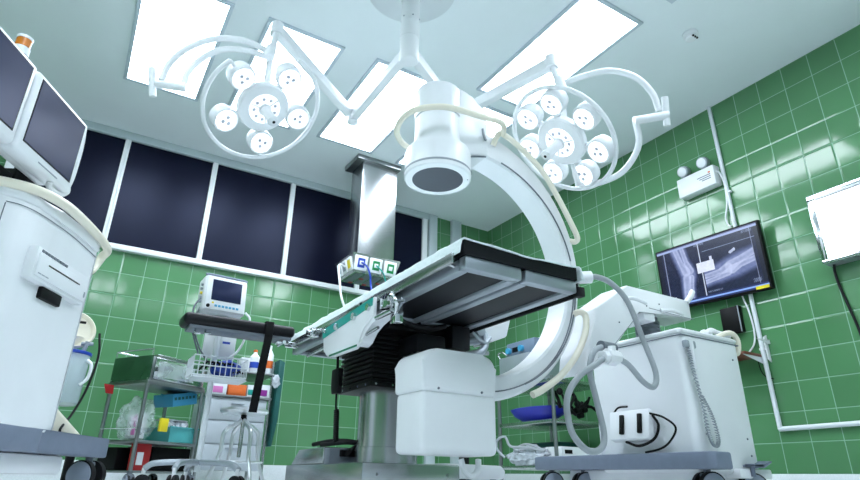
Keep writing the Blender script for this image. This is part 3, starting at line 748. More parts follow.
# carriage + boom
b = MB()
b.prism([(-1.86, .99), (-1.575, 1.175), (-.99, 1.175), (-.99, 1.045), (-1.50, 1.035), (-1.70, .82), (-1.86, .66), (-1.99, .60), (-1.965, .72), (-1.90, .86)], 1, -3.43, -3.22, .012, 3)
bo = b.build('boom', 'white', t)
b = MB(); b.cyl((-1.80, -3.43, .71), (-1.80, -3.46, .71), .03); b.tube([(-1.83, -3.45, .705), (-1.77, -3.46, .69), (-1.70, -3.46, .70)], .014)
b.box((-1.83, -3.445, .68), (-1.74, -3.43, .73), .005); b.build('brake_lever', 'white', bo)
b = MB(); b.tube([(-1.62, -3.43, 1.075), (-1.60, -3.48, 1.075), (-1.53, -3.49, 1.065), (-1.50, -3.49, 1.06)], .012); b.build('brake_lever', 'white', bo); b = MB(); b.tube([(-1.02, -3.43, 1.16), (-.985, -3.44, 1.20), (-.955, -3.44, 1.24)], .018); b.build('brake_lever', 'white', bo); b = MB()
b.tube([(-1.3, -3.435, 1.06), (-1.22, -3.46, 1.065), (-1.12, -3.46, 1.06)], .012); b.build('brake_lever', 'white', bo)
b = MB()
for x, z in ((-1.68, .93), (-1.76, .75), (-1.42, 1.07), (-1.2, 1.07), (-1.1, 1.08), (-1.3, 1.1)): b.sphere((x, -3.431, z), .005, u=8, v=6)
b.tube([(-1.80, -3.431, .74), (-1.52, -3.431, .99)], .0018, smooth=False, seg=5); b.tube([(-1.4, -3.431, 1.06), (-.98, -3.431, 1.05)], .0018, smooth=False, seg=5); b.build('screw', 'mid_grey', bo)
# lifting column on the cart
b = MB()
for k in range(6): b.cyl((-1.27, -3.3, .885+k*.022), (-1.27, -3.3, .902+k*.022), .075, seg=28)
b.cyl((-1.27, -3.3, .88), (-1.27, -3.3, 1.04), .066, seg=28); b.build('lift_bellows', 'mid_grey', t)
MB().box((-1.44, -3.42, .985), (-1.34, -3.22, 1.035), .008).build('boom_support', 'white', t)
# cart body
ct = MB().box((-1.39, -3.61, .13), (-.845, -2.91, .895), .04, 4).build('cart_body', 'white', t)
MB().box((-1.393, -3.613, .868), (-.842, -2.907, .912), .028, 4).build('cart_top', 'white', ct)
MB().box((-1.3935, -3.6135, .864), (-.8415, -2.9065, .868)).build('top_seam', 'mid_grey', ct)
b = MB(); b.box((-1.2, -3.45, .91), (-1.0, -3.1, .925), .006); b.build('top_slot', 'black', ct)
b = MB()
for p in ((-1.33, -3.611, .8), (-.93, -3.611, .77), (-1.30, -3.611, .33), (-.93, -3.611, .32), (-.92, -3.611, .23)): b.sphere(p, .006, u=8, v=6)
b.build('screw', 'mid_grey', ct)
b = MB(); b.tube([(-1.0, -3.58, .905), (-.93, -3.60, .935), (-.86, -3.60, .94), (-.82, -3.60, .90), (-.825, -3.59, .83), (-.85, -3.57, .82)], .016); b.build('push_handle', 'cream', ct)
b = MB(); b.tube([(-1.0, -3.5, .93), (-.96, -3.52, .965), (-.9, -3.53, .955), (-.8, -3.54, .945)], .016); b.tube([(-1.05, -3.5, .92), (-1.0, -3.5, .955), (-.93, -3.5, .95)], .014); b.build('brake_lever', 'white', ct)
# base and casters
bs = MB().prism([(-1.46, -2.38), (-1.46, -3.70), (-1.43, -3.735), (-1.30, -3.735), (-1.28, -3.62), (-1.28, -2.38)], 2, .150, .235, .012).build('base_bumper', 'bumper', t)
MB().box((-1.35, -3.55, .09), (-.80, -2.6, .15), .01).build('chassis', 'white', t)
MB().box((-1.1, -3.64, .11), (-.80, -3.4, .16), .008).build('rear_foot', 'white', t)
b = MB(); b.box((-1.02, -3.68, .17), (-.93, -3.62, .185), .003); b.prism([(-1.02, .17), (-.93, .165), (-.85, .195), (-.85, .205), (-.94, .18), (-1.02, .18)], 1, -3.68, -3.6, .002); b.cyl((-1.0, -3.65, .12), (-1.0, -3.65, .17), .012); b.build('brake_pedal', 'bumper', t)
def caster(par, x, y, r, ax, name='caster', w=.022, gap=.032, zt=.155):
    a = Vector((math.cos(ax), math.sin(ax), 0))
    f = MB(); f.cyl((x, y, r*1.3), (x, y, zt), .018, seg=14); f.box((x-.03, y-.03, r*1.25), (x+.03, y+.03, r*1.9), .008)
    fo = f.build(name, 'mid_grey', par)
    for s_ in (-1, 1):
        c = Vector((x, y, r))+a*(gap*s_); w_ = MB(); h = MB(); w_.cyl(c-a*w/2, c+a*w/2, r, seg=32)
        c2 = c+a*(w/2*s_); h.lathe([(r*.9, 0), (r*.88, .005), (r*.4, .012), (r*.1, .013)], c2, a*s_, 28)
        w_.build('wheel', 'rubber', fo); h.build('hub_cap', 'wheel', fo)
    return fo
for x, y, ax in ((-1.40, -2.48, 100), (-1.34, -2.72, 100), (-1.36, -3.62, 100), (-.95, -3.6, 90), (-.95, -2.5, 90)): caster(t, x, y, .07, math.radians(ax-35), w=.028, gap=.034, zt=.152)
# grey hoses
h1 = MB(); h1.tube([(-2.0, -3.52, 1.115), (-1.96, -3.55, 1.117), (-1.86, -3.56, 1.095), (-1.756, -3.57, 1.003), (-1.669, -3.57, .806), (-1.60, -3.57, .634), (-1.632, -3.57, .555), (-1.713, -3.57, .575), (-1.814, -3.57, .654), (-1.90, -3.56, .682)], .0155, seg=12)
h1.build('grey_hose', 'hose', t)
h2 = MB(); h2.tube([(-1.97, -3.56, .675), (-2.06, -3.57, .625), (-2.186, -3.57, .55), (-2.27, -3.57, .438), (-2.255, -3.57, .294), (-2.16, -3.57, .215), (-2.07, -3.57, .23), (-2.033, -3.56, .30), (-2.041, -3.54, .457), (-2.058, -3.53, .6), (-2.02, -3.53, .70), (-1.953, -3.53, .735), (-1.87, -3.5, .748)], .0155, seg=12)
h2.build('grey_hose', 'hose', t)
MB().cyl((-1.96, -3.53, .742), (-1.83, -3.5, .75), .027, seg=16).build('hose_elbow', 'mid_grey', t)
b = MB(); b.cyl((-1.99, -3.56, .675), (-1.87, -3.56, .685), .032, seg=8); b.cyl((-1.96, -3.56, .68), (-1.90, -3.56, .68), .044, seg=8); b.cyl((-1.93, -3.575, .66), (-1.93, -3.575, .735), .02, seg=8); b.build('hose_clamp', 'white', t)
b = MB(); b.cyl((-2.09, -3.48, 1.105), (-1.985, -3.53, 1.117), .034, seg=20); b.cyl((-2.12, -3.43, 1.10), (-2.08, -3.47, 1.106), .03, seg=16); b.build('hose_plug', 'white', t)
MB().box((-2.0, -3.405, 1.20), (-1.96, -3.395, 1.26), .004).build('arc_stop', 'white', carc)

# foot switch holder on the cart
o = thing('foot_switch_box', 'white box with two black slots hung on the cart front', 'switch box', (-1.45, -3.22, .38))
b = MB(); b.prism([(-1.47, .315), (-1.43, .30), (-1.415, .30), (-1.415, .47), (-1.445, .475)], 1, -3.37, -3.08, .006); b.build('box', 'white', o)
for y in (-3.18, -3.31):
    M = Matrix.Translation((-1.462, y, .395)) @ Matrix.Rotation(math.radians(9), 4, 'Y')
    MB().box((-.012, -.013, -.055), (.006, .013, .055), .004, M=M).build('slot', 'black', o)
b = MB(); b.tube([(-1.44, -3.36, .45), (-1.43, -3.45, .42), (-1.43, -3.52, .36), (-1.43, -3.47, .29), (-1.43, -3.40, .255), (-1.43, -3.30, .24)], .006, seg=8)
b.tube([(-1.43, -3.10, .47), (-1.42, -3.13, .50), (-1.42, -3.2, .50)], .006, seg=8); b.tube([(-1.44, -3.18, .30), (-1.45, -3.28, .275), (-1.44, -3.38, .31), (-1.43, -3.41, .38), (-1.42, -3.37, .44)], .008, seg=8); b.build('cable', 'black', o)
# handset with coiled cord
o = thing('exposure_handset', 'white exposure switch with grey coiled cord on the cart side', 'hand switch', (-1.37, -3.63, .7))
MB().box((-1.40, -3.645, .785), (-1.31, -3.612, .83), .01).build('holder', 'grey', o)
b = MB(); b.cyl((-1.345, -3.64, .67), (-1.36, -3.64, .83), .016, seg=14); b.cyl((-1.34, -3.64, .54), (-1.345, -3.64, .67), .005, seg=8); b.build('handset', 'white', o)
cp = []
for k in range(420):
    u = k/420; a = k*.95
    path = catmull([(-1.385, -3.635, .78), (-1.37, -3.635, .65), (-1.335, -3.635, .48), (-1.325, -3.635, .33), (-1.29, -3.635, .265), (-1.25, -3.635, .30), (-1.27, -3.635, .42), (-1.335, -3.635, .53)], False, 60) if k == 0 else path
    p = path[min(len(path)-1, int(u*(len(path)-1)))]
    cp.append((p.x+.011*math.cos(a), p.y-.006+.008*math.sin(a), p.z+.004*math.sin(a)))
MB().tube(cp, .0032, smooth=False, seg=5).build('coiled_cord', 'grey', o)

# ------------------------------------------------------------------ imaging workstation (left foreground)
WS = Matrix.Translation((-5.600, -4.923, 0)) @ Matrix.Rotation(math.radians(62), 4, 'Z')
base = WS @ Vector((2.3, .3, 0))
t = thing('imaging_workstation', 'white imaging workstation cart with two monitors, left foreground', 'workstation', base, math.radians(62))
LM = Matrix.Translation((-2.3, -.3, 0))
def wbox(lo, hi, bev=0, seg=2): return MB().box(lo, hi, bev, seg, M=LM)
def wtube(pts, r, **k): return MB().tube([LM @ Vector(p) for p in pts], r, **k)
def wcyl(a, b_, r, **k): return MB().cyl(LM @ Vector(a), LM @ Vector(b_), r, **k)
# body with a bowed front: plan outline extruded upwards, rounded at the top
plan = [(2.09, .6), (2.09, .15), (2.105, .08), (2.15, .025), (2.22, -.002), (2.35, -.012), (2.5, -.014), (2.66, -.006), (2.735, .002), (2.745, .02), (2.745, .6)]
b = MB(); b.prism(plan, 2, .24, 1.10, .02, 3, M=LM); bd = b.build('body', 'white', t, local=True)
plan2 = [(2.085, .605), (2.085, .148), (2.10, .075), (2.145, .018), (2.217, -.010), (2.35, -.020), (2.5, -.022), (2.66, -.014), (2.74, -.004), (2.752, .02), (2.752, .605)]
b = MB(); b.prism(plan2, 2, 1.085, 1.135, .02, 3, M=LM); b.build('top_cover', 'white', bd, local=True)
b = MB(); b.tube([LM @ Vector(p) for p in ((2.118, .062, 1.06), (2.118, .062, .3))], .0022, smooth=False, seg=5); b.build('panel_seam', 'mid_grey', bd, local=True)
MB().tube([LM @ Vector(p) for p in ((2.118, .062, 1.066), (2.15, .0235, 1.066), (2.22, -.0035, 1.066), (2.35, -.0155, 1.066), (2.5, -.0155, 1.066), (2.72, -.003, 1.06))], .002, seg=5).build('panel_seam', 'mid_grey', bd, local=True)
b = wtube([(2.05, .5, 1.14), (2.06, .2, 1.14), (2.10, .09, 1.142), (2.17, .0, 1.145), (2.28, -.04, 1.147), (2.40, -.046, 1.148), (2.6, -.03, 1.148), (2.76, -.008, 1.146), (2.85, .02, 1.142), (2.89, .06, 1.125), (2.89, .08, 1.08), (2.86, .08, 1.04), (2.80, .07, 1.015), (2.74, .07, 1.01)], .021, seg=14)
b.build('handrail', 'cream', t, local=True)
# paper printer
PM = LM @ Matrix.Translation((.03, 0, 0))
def pbox(lo, hi, bev=0): return MB().box(lo, hi, bev, 2, M=PM)
pr_ = pbox((2.20, -.042, .792), (2.61, .02, .927), .008).build('printer', 'white', t, local=True)
pbox((2.212, -.05, .806), (2.605, -.037, .902), .004).build('printer_door', 'white', pr_, local=True)
pbox((2.28, -.0515, .866), (2.53, -.0495, .8715)).build('paper_slot', 'black', pr_, local=True)
for k in range(9): pbox((2.225+k*.022, -.0455, .909), (2.241+k*.022, -.0415, .919)).build('button', 'mid_grey', pr_, local=True)
for k in range(3): pbox((2.225+k*.026, -.0515, .818), (2.246+k*.026, -.0495, .822)).build('printed_mark', 'grey', pr_, local=True)
pbox((2.58, -.0515, .825), (2.591, -.0495, .85)).build('latch', 'grey', pr_, local=True)
pbox((2.315, -.03, .742), (2.465, .02, .792), .006).build('drive_slot', 'black', pr_, local=True)
# monitors
def monitor(x0, x1):
    mo = wbox((x0, .0, 1.235), (x1, .075, 1.60), .018, 3).build('monitor', 'white', t, local=True)
    wbox((x0+.03, -.0015, 1.282), (x1-.03, .003, 1.578)).build('screen_border', 'black', mo, local=True)
    wbox((x0+.034, -.003, 1.287), (x1-.037, .0, 1.573)).build('screen', 'screen', mo, local=True)
    wbox((x0+.15, -.002, 1.252), (x1-.12, .002, 1.257)).build('button_strip', 'grey', mo, local=True)
    wbox((x0+.04, .075, 1.25), (x1-.04, .13, 1.57), .02).build('rear_shell', 'white', mo, local=True)
    return mo
monitor(1.575, 1.978); mo = monitor(1.985, 2.395)
wtube([(2.40, .03, 1.30), (2.415, .03, 1.26), (2.36, .03, 1.222), (2.29, .03, 1.22), (2.27, .02, 1.235)], .012).build('monitor_grip', 'white', mo, local=True)
wtube([(2.40, .03, 1.26), (2.418, .03, 1.35), (2.418, .03, 1.5), (2.405, .03, 1.585)], .014).build('side_guard', 'white', mo, local=True)
wbox((2.2, .12, 1.13), (2.34, .22, 1.26), .01).build('monitor_pedestal', 'black', t, local=True)
wbox((1.6, .13, 1.17), (2.35, .16, 1.23), .006).build('monitor_rail', 'black', t, local=True)
be = wcyl((1.90, .035, 1.60), (1.90, .035, 1.632), .030, seg=24).build('warning_beacon', 'white', t, local=True)
wcyl((1.90, .035, 1.632), (1.90, .035, 1.672), .027, seg=24).build('beacon_lens', 'amber', be, local=True)
wcyl((1.90, .035, 1.672), (1.90, .035, 1.684), .029, seg=24).build('beacon_cap', 'white', be, local=True)
# base bumper and casters
b = MB(); b.prism([(2.1, -.02), (2.62, -.02), (2.66, .0), (3.29, .0), (3.31, .02), (3.31, .09), (2.9, .13), (2.8, .66), (2.1, .66)], 2, .158, .252, .01, M=LM); b.build('base_bumper', 'bumper', t, local=True)
b = MB(); b.prism([(2.12, .04), (2.96, .04), (2.9, .5), (2.12, .5)], 2, .075, .156, .015, M=LM); b.build('lower_cover', 'white', t, local=True)
for x, y in ((3.21, .045), (2.2, .08), (2.25, .58), (2.75, .58)):
    p = WS @ Vector((x, y, 0)); caster(t, p.x, p.y, .072, math.radians(52), w=.03, gap=.04, zt=.16)

# suction unit behind the workstation
sx, sy = -4.27, -1.80
t = thing('suction_unit', 'suction pump with blue rimmed jar behind the workstation', 'suction pump', (sx, sy, 0))
b = MB(); b.prism([(-4.55, .20), (-4.55, .42), (-4.30, .42), (-4.13, .26), (-4.10, .20)], 1, -1.95, -1.6, .012); b.build('base', 'cream', t)
for x in (-4.5, -4.16):
    for y in (-1.92, -1.63): MB().cyl((x, y, .0), (x, y, .205), .02, seg=12).build('foot', 'rubber', t)
jr = MB().lathe([(.085, .425), (.10, .435), (.108, .70), (.105, .705)], (-4.285, -1.80, 0), seg=32).build('jar', 'jar', t)
MB().lathe([(.110, .698), (.113, .70), (.113, .713), (.108, .716)], (-4.285, -1.80, 0), seg=32).build('blue_rim', 'blue', jr)
b = MB(); b.tube([(-4.19, -1.86, .67), (-4.165, -1.87, .64), (-4.17, -1.87, .57), (-4.20, -1.87, .53)], .009); b.build('grip', 'white', jr)
MB().lathe([(.03, .72), (.03, .76), (.055, .80)], (-4.285, -1.80, 0)).build('neck', 'cream', t)
b = MB(); b.lathe([(.03, -.11), (.10, -.10), (.125, -.03), (.13, .0), (.12, .012), (.112, .0), (.105, -.02), (.01, -.03)], (-4.27, -1.82, .86), (.30, -.95, .22), 40); 
for v in b.b.verts: v.co = Vector((-4.285, -1.82, .84))+(v.co-Vector((-4.27, -1.82, .86)))*.85
hd = b.build('gauge_head', 'cream', t)
b = MB(); b.box((-4.335, -1.915, .86), (-4.24, -1.90, .872), M=Matrix.Translation((0, 0, 0))); b.build('gauge_mark', 'black', hd)
b = MB(); b.cyl((-4.22, -1.84, .72), (-4.21, -1.84, .775), .012, seg=10); b.cyl((-4.24, -1.84, .76), (-4.18, -1.84, .765), .01, seg=10); b.build('port', 'grey', t); b = MB(); b.cyl((-4.34, -1.86, .72), (-4.345, -1.86, .77), .014, seg=10); b.build('port', 'grey', t)
b = MB(); b.tube([(-4.16, -1.78, .84), (-4.14, -1.80, .70), (-4.16, -1.82, .52), (-4.20, -1.86, .38), (-4.235, -1.97, .30), (-4.24, -1.98, .272), (-4.29, -1.98, .27)], .0065, seg=8); b.build('power_cord', 'rubber', t)
t.location.x -= .055

# ------------------------------------------------------------------ steel trolley at the back left
TM = Matrix.Translation((-3.85, -1.175, 0)) @ Matrix.Rotation(math.radians(34), 4, 'Z')   # local x: right face, y: left face
t = thing('instrument_trolley', 'stainless steel instrument trolley with box top, back left', 'trolley', TM.translation, math.radians(34))
A_, B_ = .36, .50    # depth (y), width (x)
for x in (0, B_):
    for y in (0, A_): MB().cyl((x, y, .09), (x, y, .70), .013, seg=14).build('post', 'steel_dull', t, local=True)
MB().box((-.015, -.015, .66), (B_+.015, A_+.015, .685), .004).build('upper_shelf', 'steel_dull', t, local=True)
MB().box((-.012, -.012, .275), (B_+.012, A_+.012, .295), .004).build('lower_shelf', 'steel_dull', t, local=True)
MB().box((-.012, -.012, .09), (B_+.012, A_+.012, .105), .004).build('bottom_shelf', 'steel_dull', t, local=True)
MB().box((-.012, -.01, .686), (.0, A_+.01, .855), .002).build('end_panel', 'painted_wall_reflection', t, local=True)
MB().box((.004, .0, .686), (B_, A_, .85), .004).build('cabinet_box', 'steel_dull', t, local=True)
dr = MB().box((.02, -.016, .695), (B_-.02, -.001, .845), .006).build('drawer', 'chrome', t, local=True)
MB().box((.05, -.018, .715), (B_-.12, -.0155, .82)).build('drawer_liner', 'clear_bag', dr, local=True)
b = MB(); b.tube([(-.01, -.01, .86), (-.01, -.01, .90), (-.01, A_, .90), (-.01, A_, .86)], .006, smooth=False, seg=8); b.tube([(-.01, A_, .90), (B_, A_, .90), (B_, A_, .86)], .006, smooth=False, seg=8); b.build('guard_rail', 'chrome', t, local=True); MB().tube([(-.01, 0, .37), (-.01, A_, .37)], .004, smooth=False, seg=6).build('side_rail', 'chrome', t, local=True)
b = MB(); b.box((.06, .02, .852), (.35, .25, .875), .004); tr = b.build('lid', 'steel', t, local=True)
for x in (0, B_):
    for y in (0, A_):
        p = TM @ Vector((x, y, 0)); caster(t, p.x, p.y, .042, .3, w=.014, gap=.014, zt=.1)
def TP(x, y, z): return TM @ Vector((x, y, z))
o = thing('supply_bag', 'crumpled clear plastic bag of supplies on the trolley shelf', 'bag', TP(.12, .16, .296))
MB().blob(TP(.12, .18, .44), .14, (.85, .98, 1.0), .3, 1.8, 3, 4).build('bag', 'clear_bag', o)
b = MB(); b.box((.06, .08, .31), (.12, .2, .47), .004, M=TM); b.build('carton', 'paper', o)
b = MB(); b.box((.05, .10, .33), (.0545, .13, .46), M=TM); b.build('pink_label', 'pink', o)
o = MB().box((.17, .0, .36), (.24, .02, .45), .004, M=TM).build('specimen_pack', 'yellow'); tag(o, 'yellow labelled pack against the clear bag on the trolley', 'pack')
o = thing('teal_bin', 'translucent teal plastic bin of wrapped packs on the trolley', 'bin', TP(.4, .18, .296))
b = MB(); x0, x1, y0, y1 = .29, .55, .03, .31
b.box((x0, y0, .297), (x1, y1, .303), M=TM).box((x0, y0, .303), (x0+.005, y1, .40), M=TM).box((x1-.005, y0, .303), (x1, y1, .40), M=TM).box((x0+.005, y0, .303), (x1-.005, y0+.005, .40), M=TM).box((x0+.005, y1-.005, .303), (x1-.005, y1, .40), M=TM).box((x0-.008, y0-.01, .395), (x1+.008, y0+.002, .405), .002, M=TM)
b.build('tub', 'plastic_teal', o)
for k in range(4):
    q = MB().blob((TM @ Vector((.335+.055*k, .12+.05*(k % 2), .405+.014*(k % 2)))), .058, (1, 1, .65), .3, 2.3, k+1, 3).build('wrapped_pack', 'foil_bag'); tag(q, ['wrapped pack heaped at the left in the teal bin', 'wrapped pack second from left in the teal bin', 'wrapped pack third from left in the teal bin', 'wrapped pack at the right in the teal bin'][k], 'pack', 'wrapped packs in the teal bin')
o = MB().box((.34, .13, .452), (.53, .27, .462), .003, M=TM).build('paper_stack', 'paper'); tag(o, 'white folded papers lying on top of the teal bin', 'papers')
o = thing('blue_basket', 'light blue perforated basket under the trolley top, right end', 'basket', TP(.36, .2, .5))
M = TM @ Matrix.Translation((.40, .17, .605)) @ Matrix.Rotation(math.radians(-12), 4, 'Y')
b = MB(); b.box((-.1, -.10, -.045), (.13, .10, .045), .006, M=M); b.build('basket', 'light_blue', o)
b = MB()
for k in range(6): b.box((-.085+k*.034, -.1025, .0), (-.065+k*.034, -.099, .02), M=M)
b.build('hole', 'teal_dark', o)
b = MB(); b.tube([M @ Vector(p) for p in ((-.1, 0, .03), (-.1, 0, .045), (-.1, .02, .05))], .005); b.build('hook', 'light_blue', o)
o = MB().prism([(-.075, .60), (-.02, .60), (-.025, .66), (-.10, .66)], 1, .30, .306, M=TM).build('red_tag', 'red'); tag(o, 'small red tag hanging at the left of the trolley', 'tag')
o = thing('red_folder', 'red binder with white label on the trolley bottom shelf', 'binder', TP(.1, .08, .106))
MB().box((.05, .04, .106), (.17, .10, .275), .004, M=TM).build('cover', 'red', o)
MB().box((.06, .036, .14), (.11, .0395, .22), M=TM).build('label', 'paper', o)
o = MB().box((.2, .06, .106), (.54, .32, .262), .006, M=TM).build('storage_crate', 'black'); tag(o, 'black mesh crate on the trolley bottom shelf', 'crate')
o = MB().box((.0, .16, .106), (.18, .34, .25), .006, M=TM).build('storage_box', 'black'); tag(o, 'dark box behind the red binder on the trolley', 'box')

# ------------------------------------------------------------------ patient monitor on stand
px_, py_ = -3.525, -1.64
t = thing('monitor_stand', 'white rolling monitor stand with wire basket, left of centre', 'monitor stand', (px_, py_, 0))
MB().cyl((px_, py_, .1), (px_, py_, 1.06), .019, seg=18).build('pole', 'white_paint', t)
for k in range(5):
    a = k*2*PI/5+.35; e = Vector((px_+.30*math.cos(a), py_+.30*math.sin(a), .115))
    lg = MB().tube([(px_, py_, .155), (px_+.12*math.cos(a), py_+.12*math.sin(a), .155), (px_+.25*math.cos(a), py_+.25*math.sin(a), .145), (e.x, e.y, .115)], .018).build('leg', 'alu', t)
    w = MB()
    for s_ in (-1, 1):
        d = Vector((-math.sin(a), math.cos(a), 0)); c = Vector((e.x, e.y, .042)); w.cyl(c+d*.014*s_-d*.007, c+d*.014*s_+d*.007, .041, seg=24)
    w.build('caster', 'rubber', lg); MB().cyl((e.x, e.y, .05), (e.x, e.y, .12), .012, seg=10).build('caster_stem', 'white', lg)
bk = MB(); bx0, bx1, by0, by1 = px_-.15, px_+.18, py_-.16, py_+.06
for z in (.66, .72, .78):
    bk.tube([(bx0, by0, z), (bx1, by0, z), (bx1, by1, z), (bx0, by1, z)], .0045, smooth=False, closed=True, seg=6)
for i in range(11):
    x = bx0+(bx1-bx0)*i/10
    for y in (by0, by1): bk.cyl((x, y, .66), (x, y, .78), .003, seg=6)
    bk.cyl((x, by0, .66), (x, by1, .66), .003, seg=6)
for i in range(1, 6):
    y = by0+(by1-by0)*i/6
    for x in (bx0, bx1): bk.cyl((x, y, .66), (x, y, .78), .003, seg=6)
bk.build('basket', 'white_paint', t)
b = MB(); b.prism([(px_-.14, .645), (px_+.19, .645), (px_+.17, .655), (px_-.14, .655)], 1, py_-.16, py_+.05); b.build('basket_tray', 'white_paint', t)
b = MB(); b.box((px_-.03, py_-.03, 1.03), (px_+.05, py_+.05, 1.075), .005); b.build('mount', 'white_paint', t)
MB().box((px_-.08, py_+.03, .80), (px_+.13, py_+.055, 1.02), .01).build('back_plate', 'white', t)
b = MB(); b.box((px_+.04, py_+.0285, .905), (px_+.09, py_+.0305, .92)); b.build('badge', 'blue', t)
cu = MB()
for k in range(6):
    a = k; cu.tube([(px_-.10+.03*k, py_-.08, .70+.01*(k % 3)), (px_-.06+.03*k, py_-.12, .75), (px_-.02+.03*k, py_-.06, .73), (px_+.02+.03*k, py_-.10, .70)], .007, seg=6)
cu = cu.build('cable_bundle', 'black'); tag(cu, 'dark coiled leads lying in the white wire basket', 'cables')
o = MB().blob((px_+.06, py_-.06, .725), .07, (1.4, .9, .75), .25, 2, 5).build('pressure_cuff', 'blue'); tag(o, 'rolled dark blue pressure cuff in the wire basket', 'pressure cuff')
pm = thing('patient_monitor', 'white patient monitor on the stand above the arm board', 'patient monitor', (px_, py_, 1.075))
MR = Matrix.Translation((px_-.02, py_, 1.08)) @ Matrix.Rotation(math.radians(6), 4, 'Z') @ Matrix.Rotation(math.radians(-6), 4, 'X')
MB().box((-.135, -.075, .0), (.155, .075, .255), .02, 3, M=MR).build('casing', 'white', pm)
bz = MB().box((-.125, -.085, .008), (.145, -.07, .247), .008, M=MR).build('bezel', 'white', pm)
MB().box((-.088, -.0875, .075), (.112, -.0845, .222), .002, M=MR).build('screen', 'screen', bz)
MB().lathe([(.012, 0), (.011, .008), (.009, .012)], MR @ Vector((-.103, -.085, .03)), MR.to_3x3() @ Vector((0, -1, 0)), 16).build('knob', 'black', bz)
for k in range(7): MB().box((-.06+k*.024, -.0865, .03), (-.042+k*.024, -.0845, .045), .001, M=MR).build('key', 'light_blue', bz)
b = MB(); b.box((-.08, -.0865, .05), (-.066, -.0845, .062), M=MR); b.build('alarm_key', 'yellow', bz)
b = MB(); b.tube([MR @ Vector(p) for p in ((-.12, -.06, .252), (-.11, -.06, .262), (.13, -.06, .262), (.14, -.06, .252))], .008); b.build('top_trim', 'bumper', pm)
for k in range(5): MB().cyl(MR @ Vector((-.134, -.03, .07+k*.03)), MR @ Vector((-.148, -.03, .07+k*.03)), .009, seg=10).build('port', 'yellow' if k == 2 else 'grey', pm)
b = MB(); b.tube([(px_-.14, py_-.03, 1.2), (px_-.19, py_-.05, 1.1), (px_-.18, py_-.08, .95), (px_-.12, py_-.08, .8)], .006); b.tube([(px_-.14, py_-.02, 1.15), (px_-.17, py_-.04, 1.0), (px_-.12, py_-.06, .85), (px_-.05, py_-.08, .75)], .006); b.build('lead', 'mid_grey', pm)
b = MB(); b.tube([(px_+.155, py_+.0, 1.13), (px_+.19, py_-.01, 1.08), (px_+.17, py_-.03, .95), (px_+.13, py_-.04, .85), (px_+.07, py_-.06, .79)], .008); b.build('white_lead', 'white', pm)

# ------------------------------------------------------------------ supply cabinet behind
t = thing('supply_cabinet', 'grey drawer cabinet with open shelf behind the chrome stool', 'cabinet', (-3.12, -.6, 0))
MB().box((-3.40, -.85, .12), (-2.92, -.42, .65), .006).build('body', 'cabinet_grey', t)
for z0, z1 in ((.14, .30), (.31, .47), (.48, .63)):
    d = MB().box((-3.39, -.862, z0), (-2.93, -.849, z1), .004).build('drawer', 'cabinet_grey', t)
    MB().box((-3.2, -.872, z1-.03), (-3.1, -.861, z1-.018), .003).build('drawer_pull', 'alu', d)
for x in (-3.39, -2.90):
    for y in (-.85, -.42): MB().cyl((x, y, .0), (x, y, .96), .012, seg=12).build('post', 'steel', t)
MB().box((-3.41, -.87, .652), (-2.89, -.41, .668), .003).build('shelf', 'steel_dull', t)
MB().box((-3.41, -.87, .845), (-2.89, -.41, .86), .003).build('shelf', 'steel_dull', t)
for n_, (x, w, h, c, lab) in enumerate(((-3.37, .12, .10, 'pink', 'pink and white carton at the left of the cabinet shelf'), (-3.24, .14, .085, 'orange', 'orange carton on the cabinet shelf'), (-3.09, .085, .09, 'paper', 'pale green and white carton between orange and purple ones'), (-2.995, .085, .10, 'purple', 'purple and white carton at the right of the cabinet shelf'))):
    o = thing('carton', lab, 'carton', (x+w/2, -.8, .668), group='cartons on the cabinet shelf')
    MB().box((x, -.86, .6685), (x+w, -.74, .6685+h), .003).build('box', 'paper' if c != 'orange' else 'orange', o)
    MB().box((x+.005, -.8625, .68), (x+w*.75, -.8595, .668+h*.6), .001).build('printed_panel', c if c != 'paper' else 'teal', o)
def bottle(x, y, r, h, body, cap, lab):
    o = thing('bottle', lab, 'bottle', (x, y, .861), group='bottles on the cabinet top')
    MB().lathe([(r*.95, 0), (r, .006), (r, h*.68), (r*.4, h*.85), (r*.38, h*.9)], (x, y, .861), seg=24).build('body', body, o)
    MB().lathe([(r*.42, h*.9), (r*.42, h), (r*.3, h*1.01)], (x, y, .861), seg=16).build('cap', cap, o)
    MB().lathe([(r*1.01, h*.2), (r*1.012, h*.21), (r*1.012, h*.45), (r*1.01, h*.46)], (x, y, .861), seg=24, cap=False).build('label_band', 'blue' if cap == 'orange' else 'orange', o)
bottle(-3.05, -.80, .04, .19, 'white', 'orange', 'white bottle with orange cap and blue band on the cabinet top')
bottle(-2.93, -.80, .035, .24, 'white', 'white', 'tall white pump bottle at the right of the cabinet top')
o = MB().box((-3.17, -.86, .861), (-3.10, -.76, .97), .004).build('tissue_box', 'paper'); tag(o, 'plain white carton left of the bottles on the cabinet top', 'carton')
o = MB().blob((-2.88, -.9, .80), .035, (.8, .6, 1.4), .4, 2, 8).build('glove_pack', 'foil_bag'); tag(o, 'small wrapped pack hanging at the cabinet post', 'pack')
o = MB().prism([(-2.868, .98), (-2.822, .96), (-2.832, .50), (-2.858, .30), (-2.872, .30)], 1, -.90, -.70, .004).build('hanging_cloth', 'teal_dark'); tag(o, 'dark teal cloth hanging on the right side of the cabinet', 'cloth')

